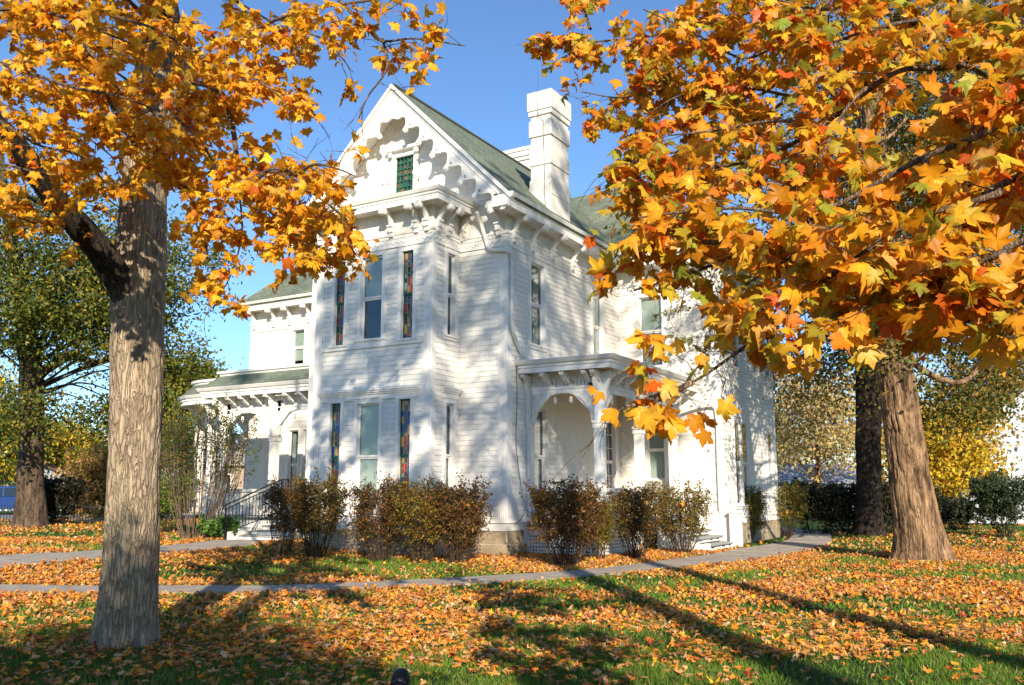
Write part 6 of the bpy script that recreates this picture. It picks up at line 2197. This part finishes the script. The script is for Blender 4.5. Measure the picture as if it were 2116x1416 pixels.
def simple_house(label, px, py, dep, width, depth, wall_h, roof_h, wallm, roofm, ang, name, windows=(), lap=True, gable_front=True, group=None, door=None, chimney_=False):
    b = at(px, py, dep); b[2] = .1
    h = empty(name, tuple(b), label, "house", group)
    M = Matrix.Translation(Vector(b)) @ Matrix.Rotation(ang, 4, 'Z')
    T_ = lambda x, y, z: tuple(M @ Vector((x, y, z)))
    w, dd = width / 2, depth
    m = MB()
    pts = [T_(-w, 0, 0), T_(w, 0, 0), T_(w, dd, 0), T_(-w, dd, 0), T_(-w, 0, wall_h), T_(w, 0, wall_h), T_(w, dd, wall_h), T_(-w, dd, wall_h)]
    m.hexa(pts)
    if gable_front:
        m.add([T_(-w, 0, wall_h), T_(w, 0, wall_h), T_(0, 0, wall_h + roof_h), T_(-w, dd, wall_h), T_(w, dd, wall_h), T_(0, dd, wall_h + roof_h)], [(0, 1, 2), (3, 5, 4)])
    wl = m.build("wall", wallm, h)
    fr = lambda u, z, d_=0.0: T_(u, -d_, z)
    if lap:
        z = .3
        while z < wall_h - .1:
            m = MB(); m.wbox(fr, -w, w, z, z + .012, .0, .02); m.build("siding_lap", wallm, wl); z += .3
    m = MB(); e = .35; t_ = .12
    if gable_front:
        sl = roof_h / w
        for s in (-1, 1):
            m.hexa([T_(0, -e, wall_h + roof_h), T_(s * (w + e), -e, wall_h - sl * e), T_(s * (w + e), dd + e, wall_h - sl * e), T_(0, dd + e, wall_h + roof_h),
                    T_(0, -e, wall_h + roof_h + t_), T_(s * (w + e), -e, wall_h - sl * e + t_), T_(s * (w + e), dd + e, wall_h - sl * e + t_), T_(0, dd + e, wall_h + roof_h + t_)])
    else:
        sl = roof_h / (dd / 2)
        for s, y0 in ((-1, -e), (1, dd + e)):
            zl = wall_h - sl * e
            m.hexa([T_(-w - e, dd / 2, wall_h + roof_h), T_(w + e, dd / 2, wall_h + roof_h), T_(w + e, y0, zl), T_(-w - e, y0, zl),
                    T_(-w - e, dd / 2, wall_h + roof_h + t_), T_(w + e, dd / 2, wall_h + roof_h + t_), T_(w + e, y0, zl + t_), T_(-w - e, y0, zl + t_)])
        m.add([T_(-w, 0, wall_h), T_(-w, dd, wall_h), T_(-w, dd / 2, wall_h + roof_h), T_(w, 0, wall_h), T_(w, dd, wall_h), T_(w, dd / 2, wall_h + roof_h)], [(0, 1, 2), (3, 5, 4)])
    rf = m.build("roof", roofm, h)
    if chimney_:
        m = MB(); m.hexa([T_(w * .3, dd * .4, wall_h), T_(w * .3 + .8, dd * .4, wall_h), T_(w * .3 + .8, dd * .4 + .8, wall_h), T_(w * .3, dd * .4 + .8, wall_h)] + [T_(w * .3, dd * .4, wall_h + roof_h + 1), T_(w * .3 + .8, dd * .4, wall_h + roof_h + 1), T_(w * .3 + .8, dd * .4 + .8, wall_h + roof_h + 1), T_(w * .3, dd * .4 + .8, wall_h + roof_h + 1)])
        m.build("chimney", wallm, rf)
    for (u0, u1, z0, z1) in windows:
        m = MB(); m.wbox(fr, u0 - .1, u1 + .1, z1, z1 + .12, 0, .05); m.wbox(fr, u0 - .1, u0, z0, z1, 0, .045); m.wbox(fr, u1, u1 + .1, z0, z1, 0, .045); m.wbox(fr, u0 - .12, u1 + .12, z0 - .12, z0, 0, .07); m.wbox(fr, u0, u1, (z0 + z1) / 2 - .03, (z0 + z1) / 2 + .03, .011, .035)
        wi = m.build("window", TRIM, h)
        m = MB(); m.wbox(fr, u0, u1, z0, z1, .0, .01); m.build("pane", MATS.get("far_pane") or solid("far_pane", (.03, .035, .04), .08, .1, spec=.8), wi)
    if door:
        u0, u1, z1 = door
        m = MB()
        for k in range(4): m.wbox(fr, u0, u1, .05 + z1 * k / 4, z1 * (k + 1) / 4, .0, .04)
        m.build("garage_door", solid("garage_door_white", (.62, .63, .64), .6, .05), h)
    return h
GREYW = solid("grey_siding", (.36, .37, .38), .8, .06)
ROOFB = solid("brown_roof", (.13, .085, .07), .9, .15, 3)
simple_house("low grey garage house with a brown roof beyond the fence", 25, 1060, 66, 9.0, 9, 2.7, 1.6, GREYW, ROOFB, R(26), "garage_house", windows=[(2.7, 3.6, .9, 2.0)], door=(-3.4, 1.6, 2.25))
simple_house("low dark roofed house behind the round bush", 125, 1060, 72, 9.0, 8, 2.2, 1.6, solid("pale_blue_siding", (.42, .48, .54), .8, .06), ROOFB, R(30), "low_house", gable_front=False, windows=[(-2.5, -1.4, .8, 1.9), (2.2, 3.4, .8, 1.9)])
BRICK = solid("tan_brick", (.46, .34, .25), .9, .14, 14, .5, 30)
simple_house("tan brick house with a pale roof seen under the front porch", 455, 1058, 62, 12, 8, 3.6, 2.2, BRICK, solid("pale_roof", (.42, .36, .31), .9, .1, 4), R(30), "brick_house", gable_front=False, lap=False, windows=[(-3.6, -2.4, 1.2, 2.7), (-.6, .6, 1.2, 2.7), (2.4, 3.6, 1.2, 2.7)], chimney_=True)
simple_house("white neighbouring house behind the dark bushes", 2150, 1088, 44, 7, 9, 4.2, 2.6, solid("white_siding", (.50, .52, .54), .7, .05), ROOFB, R(8), "neighbour_house", windows=[(-2.2, -1.2, 1.0, 2.6), (.3, 1.3, 1.0, 2.6)])
simple_house("pale outbuilding glimpsed above the dark hedge", 1690, 1070, 70, 8, 6, 2.4, 1.4, solid("pale_shed", (.55, .56, .57), .8, .08), solid("grey_roof", (.3, .3, .31), .9, .1), R(35), "outbuilding", gable_front=False, windows=[(-1, 0, .9, 1.9)])

# blue sport utility car on the drive by the garage
def car(label, px, py, dep, ang):
    b = at(px, py, dep); b[2] = .30
    c = empty("parked_car", tuple(b), label, "car")
    M = Matrix.Translation(Vector(b)) @ Matrix.Rotation(ang, 4, 'Z')
    T_ = lambda x, y, z: tuple(M @ Vector((x, y, z)))
    BLUE = solid("blue_car_paint", (.012, .045, .17), .3, .05, spec=.4)
    fr = lambda u, z, d=0.0: T_(u, d, z)
    body = [(-2.3, .38), (-2.32, .80), (-2.2, 1.02), (-2.1, 1.05), (-1.0, 1.06), (.9, 1.06), (2.0, .95), (2.25, .80), (2.3, .40), (1.85, .34)]
    def arch(cx): return [(cx + .40 * math.cos(a), .34 + .40 * math.sin(a)) for a in np.linspace(0, math.pi, 9)]
    out_ = body + arch(1.42) + [(.9, .3), (-.9, .3)] + arch(-1.40) + [(-1.9, .34)]
    m = MB(); m.prism(fr, out_, -.88, .88); bo = m.build("body", BLUE, c, bevel=.05)
    m = MB(); m.hexa([T_(-2.15, -.84, 1.05), T_(.95, -.84, 1.05), T_(.95, .84, 1.05), T_(-2.15, .84, 1.05), T_(-1.95, -.68, 1.72), T_(.25, -.68, 1.74), T_(.25, .68, 1.74), T_(-1.95, .68, 1.72)]); cb = m.build("cabin", BLUE, c, bevel=.06)
    PANE = MATS.get("car_glass") or solid("car_glass", (.02, .03, .04), .05, .1, spec=.8)
    for s in (-1, 1):
        for (a, b2, a2, b3) in ((-1.95, -1.15, -1.82, -1.12), (-1.05, -.15, -1.04, -.14), (-.05, .72, -.05, .22)):
            m = MB(); y0, y1 = s * .835, s * .70
            m.add([T_(a, y0 + s * .012, 1.10), T_(b2, y0 + s * .012, 1.10), T_(b3, y1 + s * .012, 1.64), T_(a2, y1 + s * .012, 1.64), T_(a, y0 - s * .02, 1.10), T_(b2, y0 - s * .02, 1.10), T_(b3, y1 - s * .02, 1.64), T_(a2, y1 - s * .02, 1.64)], [(0, 1, 2, 3), (4, 7, 6, 5), (0, 4, 5, 1), (1, 5, 6, 2), (2, 6, 7, 3), (3, 7, 4, 0)]); m.build("side_window", PANE, c)
    m = MB(); m.hexa([T_(-2.165, -.7, 1.12), T_(-2.14, -.7, 1.12), T_(-2.14, .7, 1.12), T_(-2.165, .7, 1.12), T_(-1.995, -.6, 1.64), T_(-1.97, -.6, 1.64), T_(-1.97, .6, 1.64), T_(-1.995, .6, 1.64)]); m.build("rear_window", PANE, c)
    RED = MATS.get("tail_red") or solid("tail_red", (.5, .01, .008), .2, spec=.7)
    for s in (-1, 1):
        m = MB(); y0 = s * .58; m.hexa([T_(-2.345, y0 - .26, .78), T_(-2.2, y0 - .26, .78), T_(-2.2, y0 + .26, .78), T_(-2.345, y0 + .26, .78), T_(-2.33, y0 - .26, .98), T_(-2.2, y0 - .26, .98), T_(-2.2, y0 + .26, .98), T_(-2.33, y0 + .26, .98)]); m.build("tail_light", RED, c)
        m = MB(); m.hexa([T_(2.2, y0 - .2, .66), T_(2.31, y0 - .2, .66), T_(2.31, y0 + .2, .66), T_(2.2, y0 + .2, .66), T_(2.2, y0 - .2, .82), T_(2.27, y0 - .2, .82), T_(2.27, y0 + .2, .82), T_(2.2, y0 + .2, .82)]); m.build("headlight", TRIM, c)
        for x in (1.42, -1.40):
            axv = (M.to_3x3() @ Vector((0, s, 0)))
            m = MB(); m.lathe(T_(x, s * .66, .34), [(.0, 0), (.34, 0), (.35, .04), (.35, .18), (.32, .22), (.22, .225)], 22, axv); wh = m.build("wheel", IRON, c)
            m = MB(); m.lathe(T_(x, s * .872, .34), [(.0, 0), (.22, 0), (.21, .02), (.06, .03), (0, .03)], 18, axv); m.build("rim", solid("alloy", (.6, .6, .62), .3, metal=.8) if "alloy" not in MATS else MATS["alloy"], wh)
    m = MB(); m.hexa([T_(-2.42, -.86, .40), T_(-2.3, -.86, .40), T_(-2.3, .86, .40), T_(-2.42, .86, .40), T_(-2.42, -.86, .60), T_(-2.3, -.86, .60), T_(-2.3, .86, .60), T_(-2.42, .86, .60)]); m.build("bumper", GREYW, c, bevel=.03)
    return c
car("blue sport utility car parked on the drive beyond the fence", -2, 1060, 56, R(180 + 62))
print("objects", len(bpy.data.objects), "tris", sum(len(o.data.polygons) for o in bpy.data.objects if o.type == 'MESH'))
